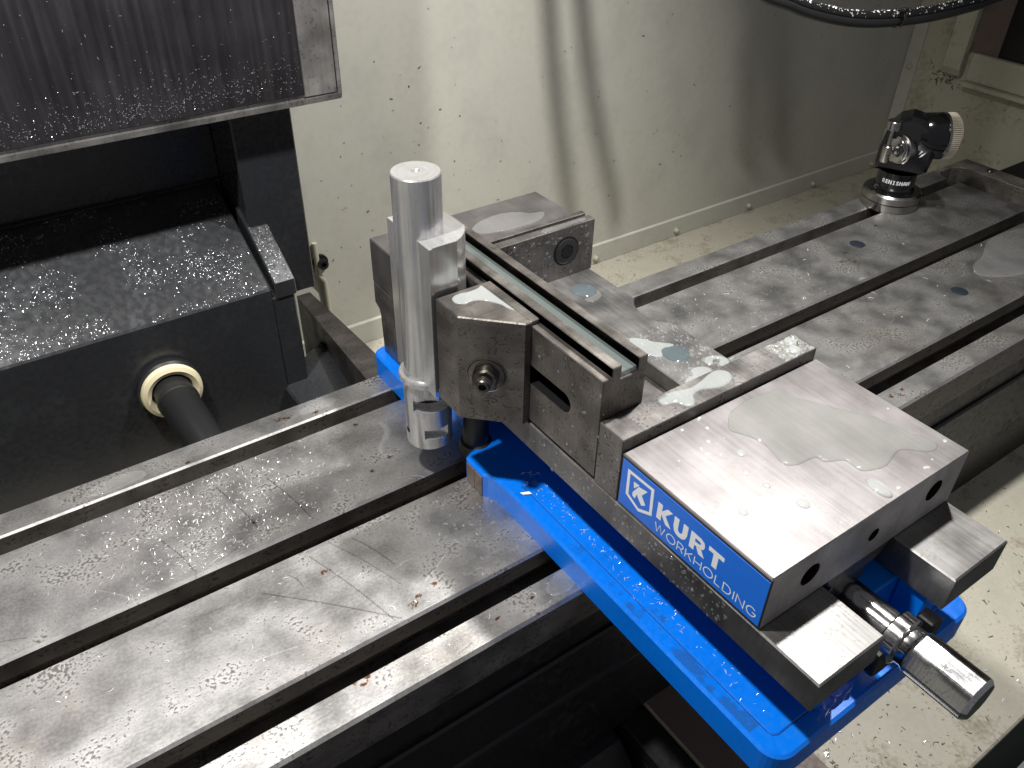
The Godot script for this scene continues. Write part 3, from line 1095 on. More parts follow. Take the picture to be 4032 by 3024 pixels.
	single("blue_lit_patch", b, M.lit_patch, Vector3(25, 40, 288), "crumpled shiny blue sheet standing in for lit base paint below the left rail end of the vise", "lit_patch")

func lettering(np: Node3D):
	var h := -0.82
	var out := Vector3(-1, 0, 0)
	var b := MB.new()
	# shield outline, (z, y)
	b.stroke("x", [Vector2(159.4, 108.9), Vector2(177.1, 109.5), Vector2(177.9, 93.1), Vector2(169.2, 88.9), Vector2(159.8, 93.2)], 2.0, h, out, true)
	part("emblem_outline", b, M.print_white, np)
	b = MB.new()
	for poly in [[[163.5, 104.6], [167.8, 105.0], [164.2, 100.4]], [[163.6, 97.2], [167.4, 103.9], [173.8, 105.3], [170.2, 100.0], [173.7, 95.6], [170.9, 93.3], [167.6, 96.9], [167.0, 98.4], [165.6, 94.2], [163.8, 94.9]]]:
		b.prism("x", pv(poly), h, h + 0.05)
	part("emblem_letter", b, M.print_white, np)
	# KURT, heavy
	var letters := [
		["K", [[182, 94.6], [182, 105.4], [185.2, 105.4], [185.2, 101.2], [188.6, 105.4], [192.3, 105.4], [187.9, 100.2], [192.5, 94.6], [188.7, 94.6], [185.2, 99.2], [185.2, 94.6]]],
		["U", [[193.8, 105.4], [197, 105.4], [197, 99.2], [197.4, 97.8], [198.5, 97.1], [199.7, 97.8], [200.1, 99.2], [200.1, 105.4], [203.3, 105.4], [203.3, 99.0], [202.4, 96.2], [200.6, 94.8], [198.5, 94.4], [196.4, 94.8], [194.7, 96.2], [193.8, 99.0]]],
		["T", [[217.2, 102.8], [217.2, 105.4], [227, 105.4], [227, 102.8], [223.7, 102.8], [223.7, 94.6], [220.5, 94.6], [220.5, 102.8]]]]
	for l in letters:
		b = MB.new()
		b.prism("x", pv(l[1]), h, h + 0.05)
		part("letter", b, M.print_white, np)
	b = MB.new()
	b.prism("x", pv([[205.3, 94.6], [205.3, 105.4], [208.5, 105.4], [208.5, 94.6]]), h, h + 0.05)
	b.stroke("x", [Vector2(208.5, 104.15), Vector2(211.6, 104.1), Vector2(213.2, 103.3), Vector2(213.6, 101.9), Vector2(213.2, 100.5), Vector2(211.6, 99.6), Vector2(208.5, 99.5)], 2.6, h, out)
	b.prism("x", pv([[209.6, 98.4], [213.0, 98.6], [215.6, 94.6], [211.9, 94.6]]), h, h + 0.05)
	part("letter", b, M.print_white, np)
	# WORKHOLDING, thin strokes; each letter in a box one unit high
	var oval := []
	for i in 20:
		var a := TAU * i / 20
		oval.append(Vector2(0.5 + 0.5 * cos(a), 0.5 + 0.5 * sin(a)))
	var gg := []
	for i in 15:
		var a := deg_to_rad(48.0 + 292.0 * i / 14)
		gg.append(Vector2(0.5 + 0.5 * cos(a), 0.5 + 0.5 * sin(a)))
	gg += [Vector2(0.98, 0.48), Vector2(0.6, 0.48)]
	var f := {
		"W": [1.25, [[Vector2(0, 1), Vector2(0.25, 0), Vector2(0.5, 1), Vector2(0.75, 0), Vector2(1, 1)]]],
		"O": [1.08, [oval]],
		"R": [0.72, [[Vector2(0, 0), Vector2(0, 1), Vector2(0.62, 1), Vector2(0.9, 0.9), Vector2(1, 0.72), Vector2(0.9, 0.54), Vector2(0.62, 0.43), Vector2(0, 0.43)], [Vector2(0.55, 0.43), Vector2(1, 0)]]],
		"K": [0.78, [[Vector2(0, 0), Vector2(0, 1)], [Vector2(1, 1), Vector2(0.02, 0.35)], [Vector2(0.38, 0.6), Vector2(1, 0)]]],
		"H": [0.84, [[Vector2(0, 0), Vector2(0, 1)], [Vector2(1, 0), Vector2(1, 1)], [Vector2(0, 0.5), Vector2(1, 0.5)]]],
		"L": [0.62, [[Vector2(0, 1), Vector2(0, 0), Vector2(1, 0)]]],
		"D": [0.88, [[Vector2(0, 0), Vector2(0, 1), Vector2(0.5, 1), Vector2(0.83, 0.86), Vector2(1, 0.5), Vector2(0.83, 0.14), Vector2(0.5, 0), Vector2(0, 0)]]],
		"I": [0.02, [[Vector2(0.5, 0), Vector2(0.5, 1)]]],
		"N": [0.84, [[Vector2(0, 0), Vector2(0, 1), Vector2(1, 0), Vector2(1, 1)]]],
		"G": [1.0, [gg]]}
	var size := 5.5
	var total := 0.0
	for ch in "WORKHOLDING":
		total += f[ch][0] * size
	var gap := (250.0 - 182.2 - total) / 10.0
	var z := 182.2
	for ch in "WORKHOLDING":
		b = MB.new()
		for line in f[ch][1]:
			var pts := []
			for p in line:
				pts.append(Vector2(z + p.x * f[ch][0] * size, 86.0 + p.y * size))
			b.stroke("x", pts, 0.62, h, out, ch == "O")
		part("letter", b, M.print_white, np)
		z += f[ch][0] * size + gap

func fixture():
	var t := thing("slotted_bar", Vector3(15, 83, 38), "dark grooved steel bar clamped lengthwise between the vise jaws", "bar")
	var b := MB.new()
	# two-piece profile: the left face is tiled round the slot
	b.skip = Vector3(-1, 0, 0)
	b.prism("z", pv([[0, 83], [0, 148.6], [0.5, 149.1], [6, 149.1], [6, 154.5], [6.5, 155], [11.6, 155], [12, 154.6], [12, 146], [24, 146], [24, 154.6], [24.4, 155], [29.5, 155], [30, 154.5], [30, 83]]), -56, 132.6, 0.3, 0.5)
	part("body", b, M.bar_steel, t)
	b = MB.new()
	var inner := MB.new()
	var slot := []
	slot += arc(102, 116.4, 6.4, -90, 90, 10)
	slot += arc(-10, 116.4, 6.4, 90, 270, 10)
	b.holed("x", -55.7, 83, 132.1, 148.6, 0.0, pv(slot), Vector3(-1, 0, 0), 16.0, inner)
	part("slotted_face", b, M.bar_steel, t)
	part("slot", inner, M.hole, t)
	b = MB.new()
	b.box(12.05, 146.1, -55.5, 23.95, 149.3, 131.0, 0.3)
	part("coolant_in_groove", b, M.channel, t)
	for x in [8.0, 22.0]:
		b = MB.new()
		b.box(x, 80.1, -54, x + 3, 82.9, 130, 0.2)
		part("parallel", b, M.dark_steel, t)
	# chamfered block bolted on
	t = thing("chamfered_block", Vector3(-15, 80, 45), "dark steel block with a cut-off corner and hex nut beside the aluminium rod", "block")
	b = MB.new()
	b.prism("y", pv([[-32, 20], [-0.15, 20], [-0.15, 70.6], [-4.6, 70.8], [-32, 43.6]]), 79.6, 152.3, 0.7, 0.7)
	part("body", b, M.block_steel, t)
	b = MB.new()
	b.box(-0.6, 149.3, 20.2, 5.7, 152.25, 70.2, 0.5)
	part("hook_lip", b, M.block_steel, t)
	var nrm := Vector3(-1, 0, 1).normalized()
	var nc := Vector3(-32, 0, 43.6) + Vector3(1, 0, 1).normalized() * 16.6 + Vector3(0, 114.6, 0)
	b = MB.new()
	b.lathe(nc, nrm, pv([[12, 0.05], [12, 0.5], [11.4, 0.7], [10.8, 0.3], [10.8, 0.9], [10.2, 1.2], [6, 1.2]]), 40)
	part("washer", b, M.bolt, t)
	b = MB.new()
	b.lathe(nc, nrm, pv([[8.2, 1.2], [8.6, 1.6], [8.6, 6.6], [7.6, 7.8], [4.6, 7.9]]), 6, 0.35)
	var nut := part("nut", b, M.bolt, t)
	b = MB.new()
	var st := PackedVector2Array()
	st.append(Vector2(4.2, 5))
	for i in 6:
		st.append(Vector2(4.6, 7.9 + i * 0.75))
		st.append(Vector2(4.1, 8.27 + i * 0.75))
	st.append(Vector2(3.8, 12.8))
	st.append(Vector2(2.3, 12.9))
	st.append(Vector2(2.2, 9.5))
	st.append(Vector2(0.01, 9.5))
	b.lathe(nc, nrm, st, 28)
	part("stud", b, M.bolt, nut)
	# faint hand-scratched marks on the slanted face
	var su := Vector3(1, 0, 1).normalized()
	b = MB.new()
	for q in [[6.5, 103.0], [7.5, 98.0], [6.8, 92.5], [7.4, 87.5], [18.0, 99.5], [21.5, 96.0], [17.0, 94.5], [26.0, 100.0], [27.0, 93.0], [9.0, 84.0]]:
		var o: Vector3 = Vector3(-32, 0, 43.6) + su * q[0] + Vector3(0, q[1], 0) + nrm * 0.02
		var path := PackedVector3Array()
		for j in 5:
			path.append(o + su * rng.randf_range(-1.6, 1.6) + Vector3(0, 1.6 - j * 0.8 + rng.randf_range(-0.6, 0.6), 0))
		b.tube(path, 0.13, 5)
	part("scratched_mark", b, M.black_steel, t)
	# black levelling stud below
	t = thing("levelling_stud", Vector3(2, 0, 8), "round black flanged stud standing below the chamfered block", "stud")
	b = MB.new()
	b.lathe(Vector3(2, 0, 8), Vector3.UP, pv([[0.01, 0], [9, 0], [9, 10], [11.5, 11], [12, 13], [12, 18], [11, 20], [9, 21], [9, 50], [8, 52], [0.01, 52]]), 36)
	part("body", b, M.black, t)

func workpiece():
	var cx := -25.2
	var cz := -8.3
	var t := thing("aluminium_rod", Vector3(cx, 26, cz), "tall bright aluminium rod with milled shoulders standing left of the chamfered block", "workpiece")
	var b := MB.new()
	b.lathe(Vector3(cx, 0, cz), Vector3.UP, pv([[14.4, 70], [14.4, 217.2], [13.8, 217.9]]), 72)
	var rod := part("shaft", b, M.alu, t)
	b = MB.new()
	b.lathe(Vector3(cx, 0, cz), Vector3.UP, pv([[13.8, 217.9], [12, 217.95], [9, 217.93], [6, 217.95], [2.6, 217.95], [2.2, 217.5], [0.8, 215.6], [0.01, 215.4]]), 72)
	part("turned_top", b, M.alu_face, rod)
	# shoulder left by the milling: flat on the left and in front, round on the right
	b = MB.new()
	var sh := [[-33.5, -32], [-33.5, 16.6], [-30.8, 16.6]]
	sh = [[-33.6, -31.5], [-33.6, 17.6], [-31.2, 17.6], [-31.2, 16.4], [-14.5, 16.4]]
	sh += arc(cx, cz, 26.9, 62, 22, 10)
	sh += [[-0.3, 0], [-0.3, -20], [-8, -28], [-22, -31.5]]
	b.prism("y", pv(sh), 77.8, 182.6, 0.5, 0.3)
	part("shoulder", b, M.alu, t)
	b = MB.new()
	b.lathe(Vector3(cx, 0, cz), Vector3.UP, pv([[14.3, 78.2], [17.4, 78.2], [18.3, 79.2], [18.3, 81.6], [17.6, 82.4], [15.2, 82.6], [14.3, 84.5]]), 64)
	part("collar", b, M.alu, t)
	# lower end with two milled notches
	var g := CSGCombiner3D.new()
	g.name = "lower_end"
	t.add_child(g, true)
	g.position = Vector3.ZERO
	var right := Vector3(0.881, 0, 0.472)
	var front := Vector3(-0.472, 0, 0.881)
	var cyl := CSGCylinder3D.new()
	cyl.name = "barrel"
	cyl.radius = 15.7 * U
	cyl.height = 52.5 * U
	cyl.sides = 64
	cyl.material = M.alu
	cyl.position = Vector3(0, 26.3, 0) * U
	g.add_child(cyl)
	for q in [[-10.0, 40.0, 7.0, 40.0, 57.2, 66.0], [-10.5, 40.0, 14.2, 40.0, 66.0, 76.0], [-3.6, 40.0, 10.0, 40.0, 34.6, 42.4]]:
		var bx := CSGBox3D.new()
		bx.name = "notch"
		bx.operation = CSGShape3D.OPERATION_SUBTRACTION
		bx.size = Vector3(q[1] - q[0], q[5] - q[4], q[3] - q[2]) * U
		bx.material = M.alu_face
		g.add_child(bx)
		bx.transform = Transform3D(Basis(right, Vector3.UP, front), (right * (q[0] + q[1]) * 0.5 + front * (q[2] + q[3]) * 0.5 + Vector3(0, (q[4] + q[5]) * 0.5 - 26, 0)) * U)
	var hole := CSGCylinder3D.new()
	hole.name = "cross_hole"
	hole.operation = CSGShape3D.OPERATION_SUBTRACTION
	hole.radius = 2.2 * U
	hole.height = 16 * U
	hole.material = M.hole
	g.add_child(hole)
	hole.transform = Transform3D(Basis(Vector3(0, 1, 0), -right, front), (right * -14.5 + front * 6.0 + Vector3(0, 11, 0)) * U)

func probe():
	var c := Vector3(627.5, 0, -95)
	var t := thing("tool_probe", c, "black tool setting probe with silver base disc at the far table end", "probe")
	var away := Vector3(0.879, 0, -0.477)
	var right := Vector3(0.477, 0, 0.879)
	var b := MB.new()
	b.lathe(c, Vector3.UP, pv([[0.01, 0], [30.5, 0], [31, 0.6], [31, 8.2], [30.4, 8.8], [29, 9]]), 64)
	part("base_disc", b, M.probe_steel, t)
	b = MB.new()
	b.lathe(c, Vector3.UP, pv([[29.2, 9], [30.6, 9.4], [31.6, 10.2], [31.6, 17.2], [29.5, 19.2], [20, 19.6]]), 64)
	part("upper_disc", b, M.probe_steel, t)
	b = MB.new()
	b.lathe(c, Vector3.UP, pv([[22, 19.4], [22, 23], [20.5, 24.5], [20.5, 40], [22.5, 41], [22.5, 42]]), 56)
	var neck := part("neck", b, M.gloss_black, t)
	# lettering round the neck
	var word := "RENISHAW"
	var f := SystemFont.new()
	f.font_names = PackedStringArray(["Droid Sans"])
	f.font_weight = 700
	for i in word.length():
		var tm := TextMesh.new()
		tm.text = word[i]
		tm.font = f
		tm.font_size = 16
		tm.pixel_size = 0.00036
		tm.depth = 0.0004
		var mi := MeshInstance3D.new()
		mi.name = "letter"
		mi.mesh = tm
		mi.material_override = M.print_white
		neck.add_child(mi, true)
		var an := deg_to_rad(-33.0 + 10.6 * i)
		var d := -away * cos(an) + right * sin(an)
		var x := away * sin(an) + right * cos(an)
		mi.transform = Transform3D(Basis(x, Vector3.UP, d), (d * 20.65 + Vector3(0, 32, 0)) * U)
	# body: a block with rounded outline, leaning into the barrel
	b = MB.new()
	var prof := pv([[-24, 42], [21, 42], [28, 47], [30, 60], [30, 78], [24, 92], [12, 101], [-2, 104], [-14, 99], [-22, 88], [-25, 70], [-26, 50]])
	var lo := -17.0
	var hi := 17.0
	# pulled along `away`: built on axis z, then turned by the part's own rotation
	b.prism("z", prof, lo, hi, 4, 4, true, true, false)
	var body := part("body", b, M.gloss_black, t, Vector3.ZERO)
	body.transform = Transform3D(Basis(right, Vector3.UP, -away), Vector3.ZERO)
	# barrel with knurled cap to the right
	var ad := (right * 0.89 + away * 0.42 + Vector3(0, 0.03, 0)).normalized()
	var bc := c + Vector3(0, 80, 0) + right * 8
	b = MB.new()
	b.lathe(bc, ad, pv([[19, -4], [24, 4], [24.5, 22], [23.5, 24]]), 48)
	part("barrel", b, M.gloss_black, t)
	b = MB.new()
	b.lathe(bc, ad, pv([[23.4, 23.6], [24.6, 24], [24.6, 26.4], [23.4, 27]]), 48)
	part("barrel_ring", b, M.probe_steel, t)
	b = MB.new()
	for i in 60:
		var a0 := TAU * i / 60.0
		var r := 23.6 if i % 2 else 22.7
		b.lathe(bc, ad, pv([[r, 26.6], [r, 36.5], [r - 2.5, 39]]), 1 if false else 60, a0)
		break
	b.lathe(bc, ad, pv([[21.1, 39], [0.01, 39.6]]), 48)
	var cap := part("knurled_cap", b, M.knurl, t)
	var kn := MB.new()
	var s1 := ad.cross(Vector3.UP).normalized()
	var s2 := ad.cross(s1).normalized()
	for i in 72:
		var a := TAU * i / 72.0
		var d := s1 * cos(a) + s2 * sin(a)
		var w := (s1 * -sin(a) + s2 * cos(a)) * 0.55
		var p0 := bc + d * 23.5 + ad * 27.2
		var p1 := bc + d * 23.5 + ad * 36.3
		kn.quad(p0 - w, p0 + d * 0.7, p1 + d * 0.7, p1 - w, d)
		kn.quad(p0 + w, p0 + d * 0.7, p1 + d * 0.7, p1 + w, d)
	var ko := part("knurling", kn, M.knurl, cap)
	tag(ko, "", "", "", "stuff")
	# stylus side
	var fd := (-away * 0.8 - right * 0.6).normalized()
	var fc := c + Vector3(0, 68, 0) - right * 4 - away * 14
	b = MB.new()
	b.lathe(fc, fd, pv([[16.5, -4], [16.5, 3], [15.6, 4], [15.4, 3.4], [14.2, 3.4], [14.2, 6], [13.4, 6.6], [5, 6.8]]), 48)
	var fl := part("stylus_flange", b, M.probe_steel, t)
	b = MB.new()
	b.lathe(fc, fd, pv([[13.8, 6.2], [13.8, 8.8], [12.8, 9.4], [4, 9.5]]), 6, 0.3)
	part("hexagon_face", b, M.probe_steel, fl)
	b = MB.new()
	b.lathe(fc, fd, pv([[5.5, 9], [5.5, 12], [3.4, 13], [3.0, 20], [4.4, 20.5], [4.4, 23], [0.01, 24]]), 20)
	part("stylus_holder", b, M.probe_steel, fl)
	var sp := fc + fd * 21
	b = MB.new()
	b.lathe(sp - Vector3(0, 9, 0), Vector3.UP, pv([[0.01, -2], [4.6, -1.5], [5.2, 0], [5.2, 15], [4.4, 16], [2.2, 17], [1.8, 34], [1.8, 35]]), 20)
	part("stylus", b, M.probe_steel, t)
	b = MB.new()
	b.lathe(sp + Vector3(0, 25, 0), Vector3.UP, pv([[0.01, 0], [7.2, 0], [7.6, 0.5], [7.6, 8.6], [7.2, 9], [0.01, 9]]), 36)
	part("stylus_disc", b, M.probe_steel, t)
	# paint mark on the right side of the body
	b = MB.new()
	var mk := c + Vector3(0, 66, 0) + right * 15 - away * 17.5
	for k in [[0, 0, 5, 6, 8, 14, 3, 9], [1, -3, 4, -1, 7, 4, 3, 1]]:
		b.quad(mk + right * k[0] + Vector3(0, k[1], 0), mk + right * k[2] + Vector3(0, k[3], 0), mk + right * k[4] + Vector3(0, k[5], 0), mk + right * k[6] + Vector3(0, k[7], 0), -away)
	part("white_mark", b, M.print_white, t)
	b = MB.new()
	b.lathe(c + right * -17 - away * 14 + Vector3(0, 23, 0), -away, pv([[3, 0], [3, 1.5], [1.8, 1.6], [1.6, 0.6], [0.01, 0.6]]), 14)
	part("set_screw", b, M.bolt, t)

func hose():
	var t := thing("cable_bundle", Vector3(600, 195, -120), "pair of wet black hoses tied together, sagging across the top right", "hose")
	var keys := [Vector3(250, 990, -90), Vector3(270, 560, -100), Vector3(305, 340, -112), Vector3(350, 262, -118), Vector3(412, 236, -120), Vector3(453.7, 223.2, -120), Vector3(497.2, 213, -120), Vector3(537.5, 206.6, -120), Vector3(578.7, 202.6, -120), Vector3(619, 200, -120), Vector3(660, 199.2, -120), Vector3(704.8, 200, -120), Vector3(740, 202, -120), Vector3(800, 214, -118), Vector3(850, 260, -110), Vector3(870, 990, -100)]
	for k in 2:
		var cv := Curve3D.new()
		for i in keys.size():
			var p: Vector3 = keys[i]
			if k == 1:
				p += Vector3(-2, -4.5, 3.5) if i < 4 else Vector3(0, -6.0, 3.8)
			var d: Vector3 = (keys[mini(i + 1, keys.size() - 1)] - keys[maxi(i - 1, 0)]) / 6.0
			cv.add_point(p, -d, d)
		cv.bake_interval = 9.0
		var b := MB.new()
		b.tube(cv.get_baked_points(), 4.7 if k == 0 else 4.0, 14)
		part("hose", b, M.rubber, t)
	# two added hoses above the picture, hung to cast shadow streaks on the wall
	for q in [[Vector3(360, 990, -285), Vector3(384, 480, -284), Vector3(426, 228, -285)], [Vector3(392, 990, -285), Vector3(413, 480, -284), Vector3(480, 226, -285)]]:
		var cv := Curve3D.new()
		for i in 3:
			var d: Vector3 = (q[mini(i + 1, 2)] - q[maxi(i - 1, 0)]) / 6.0
			cv.add_point(q[i], -d, d)
		cv.bake_interval = 15.0
		var b := MB.new()
		b.tube(cv.get_baked_points(), 9.0, 14)
		part("shadow_hose", b, M.rubber, t)
	var b2 := MB.new()
	b2.lathe(Vector3(581, 199.6, -118.4), Vector3(1, -0.07, 0), pv([[9.4, -2.2], [10.0, -1.6], [10.0, 1.6], [9.4, 2.2]]), 24, 0.0, 0.9)
	b2.box(577, 207, -115, 585, 210.5, -110, 0.8)
	part("cable_tie", b2, M.black, t)
	var w := MB.new()
	for i in 240:
		var f := rng.randf()
		var k := rng.randi_range(4, 11)
		var p: Vector3 = keys[k].lerp(keys[k + 1], f)
		var an := rng.randf_range(-0.9, 1.6)
		var d := Vector3(0, cos(an), sin(an))
		if rng.randf() < 0.35:
			dome(w, p + d * 4.6, d, rng.randf_range(0.6, 1.3), rng.randf_range(0.3, 0.7), 6)
		else:
			sliver(w, p + d * 4.6, d, rng.randf_range(0.8, 2.6), rng.randf_range(0.3, 0.7), rng.randf() * TAU, 0.2, 0.1)
	var dr := part("droplets", w, M.chip, t)
	tag(dr, "", "", "", "stuff")

func coolant():
	var hi := 1.0
	puddle([[89.6, 157.5], [98.5, 159.3], [107.1, 159.3], [111.4, 162.2], [111, 168.7], [116.5, 178.5], [125.3, 193.3], [129, 198.5], [133.5, 205], [137, 216.6], [139.5, 227.7], [143.6, 234.5], [142.8, 240], [137, 242.5], [131, 240], [125.7, 234.6], [120.4, 232.1], [113, 233.6], [105, 235.5], [97.7, 233.9], [91, 230.2], [90.5, 221], [82, 216.5], [79.6, 211], [68.2, 209.6], [62.5, 205.9], [63.5, 197.8], [65.9, 188.3], [62.7, 178.2], [59.2, 171.1], [63.9, 165.2], [72, 160]], 116.1, hi, M.coolant_grey, "broad milky coolant pool on top of the moving jaw")
	puddle([[39.9, 134.4], [49.9, 135.2], [59.7, 138.0], [69, 137], [78.1, 134.7], [85, 134.5], [89.6, 139], [88, 144], [83, 147], [76, 147.5], [70, 145.5], [64, 143.0], [57.5, 144.2], [54.2, 148.6], [50.8, 150.7], [47.2, 149.4], [45.6, 145], [42.6, 143.2], [38, 142], [37.3, 138]], 123.2, hi, M.coolant, "white bone-shaped coolant pool on top of the moving jaw plate")
	puddle([[111, 36], [119.1, 41.8], [122.5, 48.0], [131.2, 57.0], [130, 60], [121.4, 58.4], [115.8, 64.6], [111.6, 62.6], [108.2, 57], [107.5, 48]], 80.0, 0.6, M.coolant, "pale coolant patch against the front hole on the right vise rail")
	puddle([[120, 87], [126, 86.5], [131.4, 90.0], [130.9, 99], [120, 118], [108, 104], [106.5, 96], [112, 92], [118, 91.5]], 80.0, 0.6, M.coolant, "coolant patch on the right rail running under the jaw plate")
	puddle([[140.3, 81.7], [148.5, 85.6], [149.8, 93], [144, 96.4], [140.6, 93], [145.5, 88.6], [142, 86.4], [138, 89.8], [134.9, 89.2], [135.2, 84.5]], 80.0, 0.6, M.coolant, "curled coolant patch at the outer edge of the right vise rail")
	puddle([[118, -22], [124, -22.5], [131, -24], [135, -28], [133, -20], [126, -16], [119, -17]], 80.0, 0.5, M.coolant_thin, "thin coolant smear in front of the rear hole on the vise rail")
	puddle([[-24, 25.1], [-18, 23.4], [-13, 24.5], [-6.5, 24.2], [-2.4, 22.6], [-1.8, 27], [-1.6, 40], [-1.4, 55], [-3.5, 52], [-5, 45.6], [-11, 37], [-17, 34.4], [-21.1, 35.0], [-25.4, 30.9]], 152.3, 0.6, M.coolant, "hooked coolant pool on top of the chamfered block")
	puddle([[86, -88], [100, -86], [120, -87], [130, -91], [134, -98], [124, -101], [119, -107], [105, -113], [90, -112], [78, -108], [70, -101], [74, -92]], 116.0, 0.35, M.coolant_thin, "thin coolant sheet on top of the fixed jaw")
	puddle([[110, -57.6], [140, -57.8], [146, -60], [140, -62.6], [112, -62.8], [104, -60]], 122.6, 0.4, M.coolant_thin, "narrow coolant film on the fixed jaw plate lip")
	puddle([[-36, -69.5], [-33.2, -67.5], [-31.5, -62], [-32.5, -55], [-37.5, -49], [-42, -45.5], [-46.4, -41], [-48, -37], [-47, -33.6], [-43, -32.6], [-47, -30.8], [-51, -33.6], [-51.6, -39.4], [-48, -46], [-42, -51.5], [-37.4, -57], [-36.4, -63]], 0.0, 0.55, M.coolant_thin, "curved clear coolant trickle on the table left of the rod")
	puddle([[-76, -116], [-62, -117], [-52, -115.5], [-50, -111], [-56, -108], [-66, -107], [-78, -108.5], [-81, -112]], 0.0, 0.5, M.coolant_thin, "clear coolant patch on the rear table strip left of the vise")
	puddle([[-16, 122.5], [-8, 121.8], [-4, 126], [-6, 133], [-14, 136.5], [-24, 135], [-26, 129], [-22, 125]], 0.0, 0.4, M.coolant_thin, "clear coolant patch on the front table strip beside the blue base")
	puddle([[600, 36], [640, 20], [690, 22], [720, 40], [728, 70], [700, 84], [660, 78], [620, 84], [580, 74], [560, 56], [574, 42]], 0.0, 0.5, M.coolant_thin, "wide wet coolant film at the far right of the table")
	puddle([[-226, -115.5], [-208, -117], [-196, -113], [-197, -106], [-210, -103.6], [-228, -104.4], [-236, -109]], 0.0, 0.5, M.coolant_thin, "clear coolant patch at the far left of the rear table strip")
	# single large drops on the moving jaw
	for q in [[48.1, 229.3, 3.2, "largest round coolant drop near the front of the moving jaw"], [43.3, 210.6, 2.1, "round coolant drop behind the largest one on the moving jaw"], [19.7, 216.8, 2.4, "round coolant drop nearest the name plate on the moving jaw"], [88.0, 243.5, 4.0, "long coolant drop near the front edge of the moving jaw"], [50.5, 187.2, 2.4, "white coolant drop behind the cluster on the moving jaw"], [144, 138.5, 3.6, "biggest bulging coolant drop at the right jaw plate end"], [139.5, 145.5, 3.4, "second bulging coolant drop at the right jaw plate end"]]:
		var d := MB.new()
		var y := 116.1 if q[1] > 153 else 123.2
		dome(d, Vector3(q[0], y, q[1]), Vector3.UP, q[2], q[2] * 0.5, 18, 1.9 if q[2] == 4.0 else 1.15, 1.2)
		single("coolant_drop", d, M.coolant, Vector3(q[0], y, q[1]), q[3], "drop", "large coolant drops")
	var mb := MB.new()
	for i in 46:
		var r := rng.randf_range(0.7, 2.0)
		dome(mb, Vector3(rng.randf_range(127, 150), 123.2, rng.randf_range(134.5, 150)), Vector3.UP, r, r * 0.5, 12, rng.randf_range(1, 1.5), rng.randf() * TAU)
	for i in 24:
		var r := rng.randf_range(0.7, 1.7)
		dome(mb, Vector3(rng.randf_range(128, 149), 80.0, rng.randf_range(68, 96)), Vector3.UP, r, r * 0.5, 12, rng.randf_range(1, 1.6), rng.randf() * TAU)
	single("coolant_droplets", mb, M.coolant_grey, Vector3(138, 80, 120), "bulging milky coolant drops crowding the right jaw plate end", "droplets", "", "stuff")
	# fine droplets, by place
	var sets := [
		["droplets on the moving jaw", 110, [4, 150, 154, 252], 116.1, 0.35, 1.15],
		["droplets at the right end of the moving jaw plate", 420, [126, 151, 134, 151], 123.2, 0.25, 0.7],
		["droplets on the right vise rail", 330, [106, 150, 35, 112], 80.0, 0.25, 0.8],
		["droplets on the table behind the vise rail", 260, [152, 420, -80, -2], 0.0, 0.25, 0.75],
		["droplets on the table left of the vise", 120, [-60, -10, 20, 138], 0.0, 0.3, 0.9]]
	for s in sets:
		var d := MB.new()
		for i in s[1]:
			var r := rng.randf_range(s[4], s[5])
			var x := rng.randf_range(s[2][0], s[2][1])
			if s[3] == 0.0 and s[2][1] > 300:
				x = s[2][0] + (s[2][1] - s[2][0]) * pow(rng.randf(), 1.6)
			var z := rng.randf_range(s[2][2], s[2][3])
			if s[3] > 116.0 and s[3] < 117.0 and x > 58 and z < 243 and (x < 146 or z < 160):
				continue
			if s[3] == 0.0 and not on_land(z):
				continue
			dome(d, Vector3(x, s[3], z), Vector3.UP, r, r * 0.7, 7, rng.randf_range(1, 1.4), rng.randf() * TAU)
		single("coolant_droplets", d, M.drop_white if s[3] > 116.0 and s[3] < 117.0 else M.drops, Vector3((s[2][0] + s[2][1]) * 0.5, s[3], (s[2][2] + s[2][3]) * 0.5), "fine coolant " + s[0], "droplets", "", "stuff")
	# droplets clinging to upright faces
	var e := MB.new()
	for i in 120:
		var r := 0.4 + 0.9 * pow(rng.randf(), 2.0)
		var p := Vector3(rng.randf_range(32, 150), 82 + 38 * pow(rng.randf(), 0.7), -56.3)
		if Vector2(p.x - 125.8, p.y - 102.6).length() > 13:
			dome(e, p, Vector3(0, 0, 1), r, r * 0.6, 8, 1.5, rng.randfn(1.2, 0.2))
	single("coolant_droplets", e, M.drops, Vector3(90, 80, -56), "clinging coolant droplets on the upright face of the fixed jaw plate", "droplets", "", "stuff")
	e = MB.new()
	for i in 210:
		var r := 0.3 + 0.7 * pow(rng.randf(), 2.0)
		var z := rng.randf_range(76, 235)
		var y := rng.randf_range(60, 79) if z > 152 or rng.randf() < 0.5 else rng.randf_range(84, 146)
		if z > 132 and z < 152 and rng.randf() < 0.8:
			y = rng.randf_range(84, 120)
		if z < 112 and y > 105 and y < 128:
			continue
		dome(e, Vector3(0, y, z), Vector3(-1, 0, 0), r, r * 0.5, 7, 1.4, rng.randf() * TAU)
	single("coolant_droplets", e, M.drops, Vector3(0, 60, 150), "clinging coolant droplets on the left faces of bar and rail", "droplets", "", "stuff")

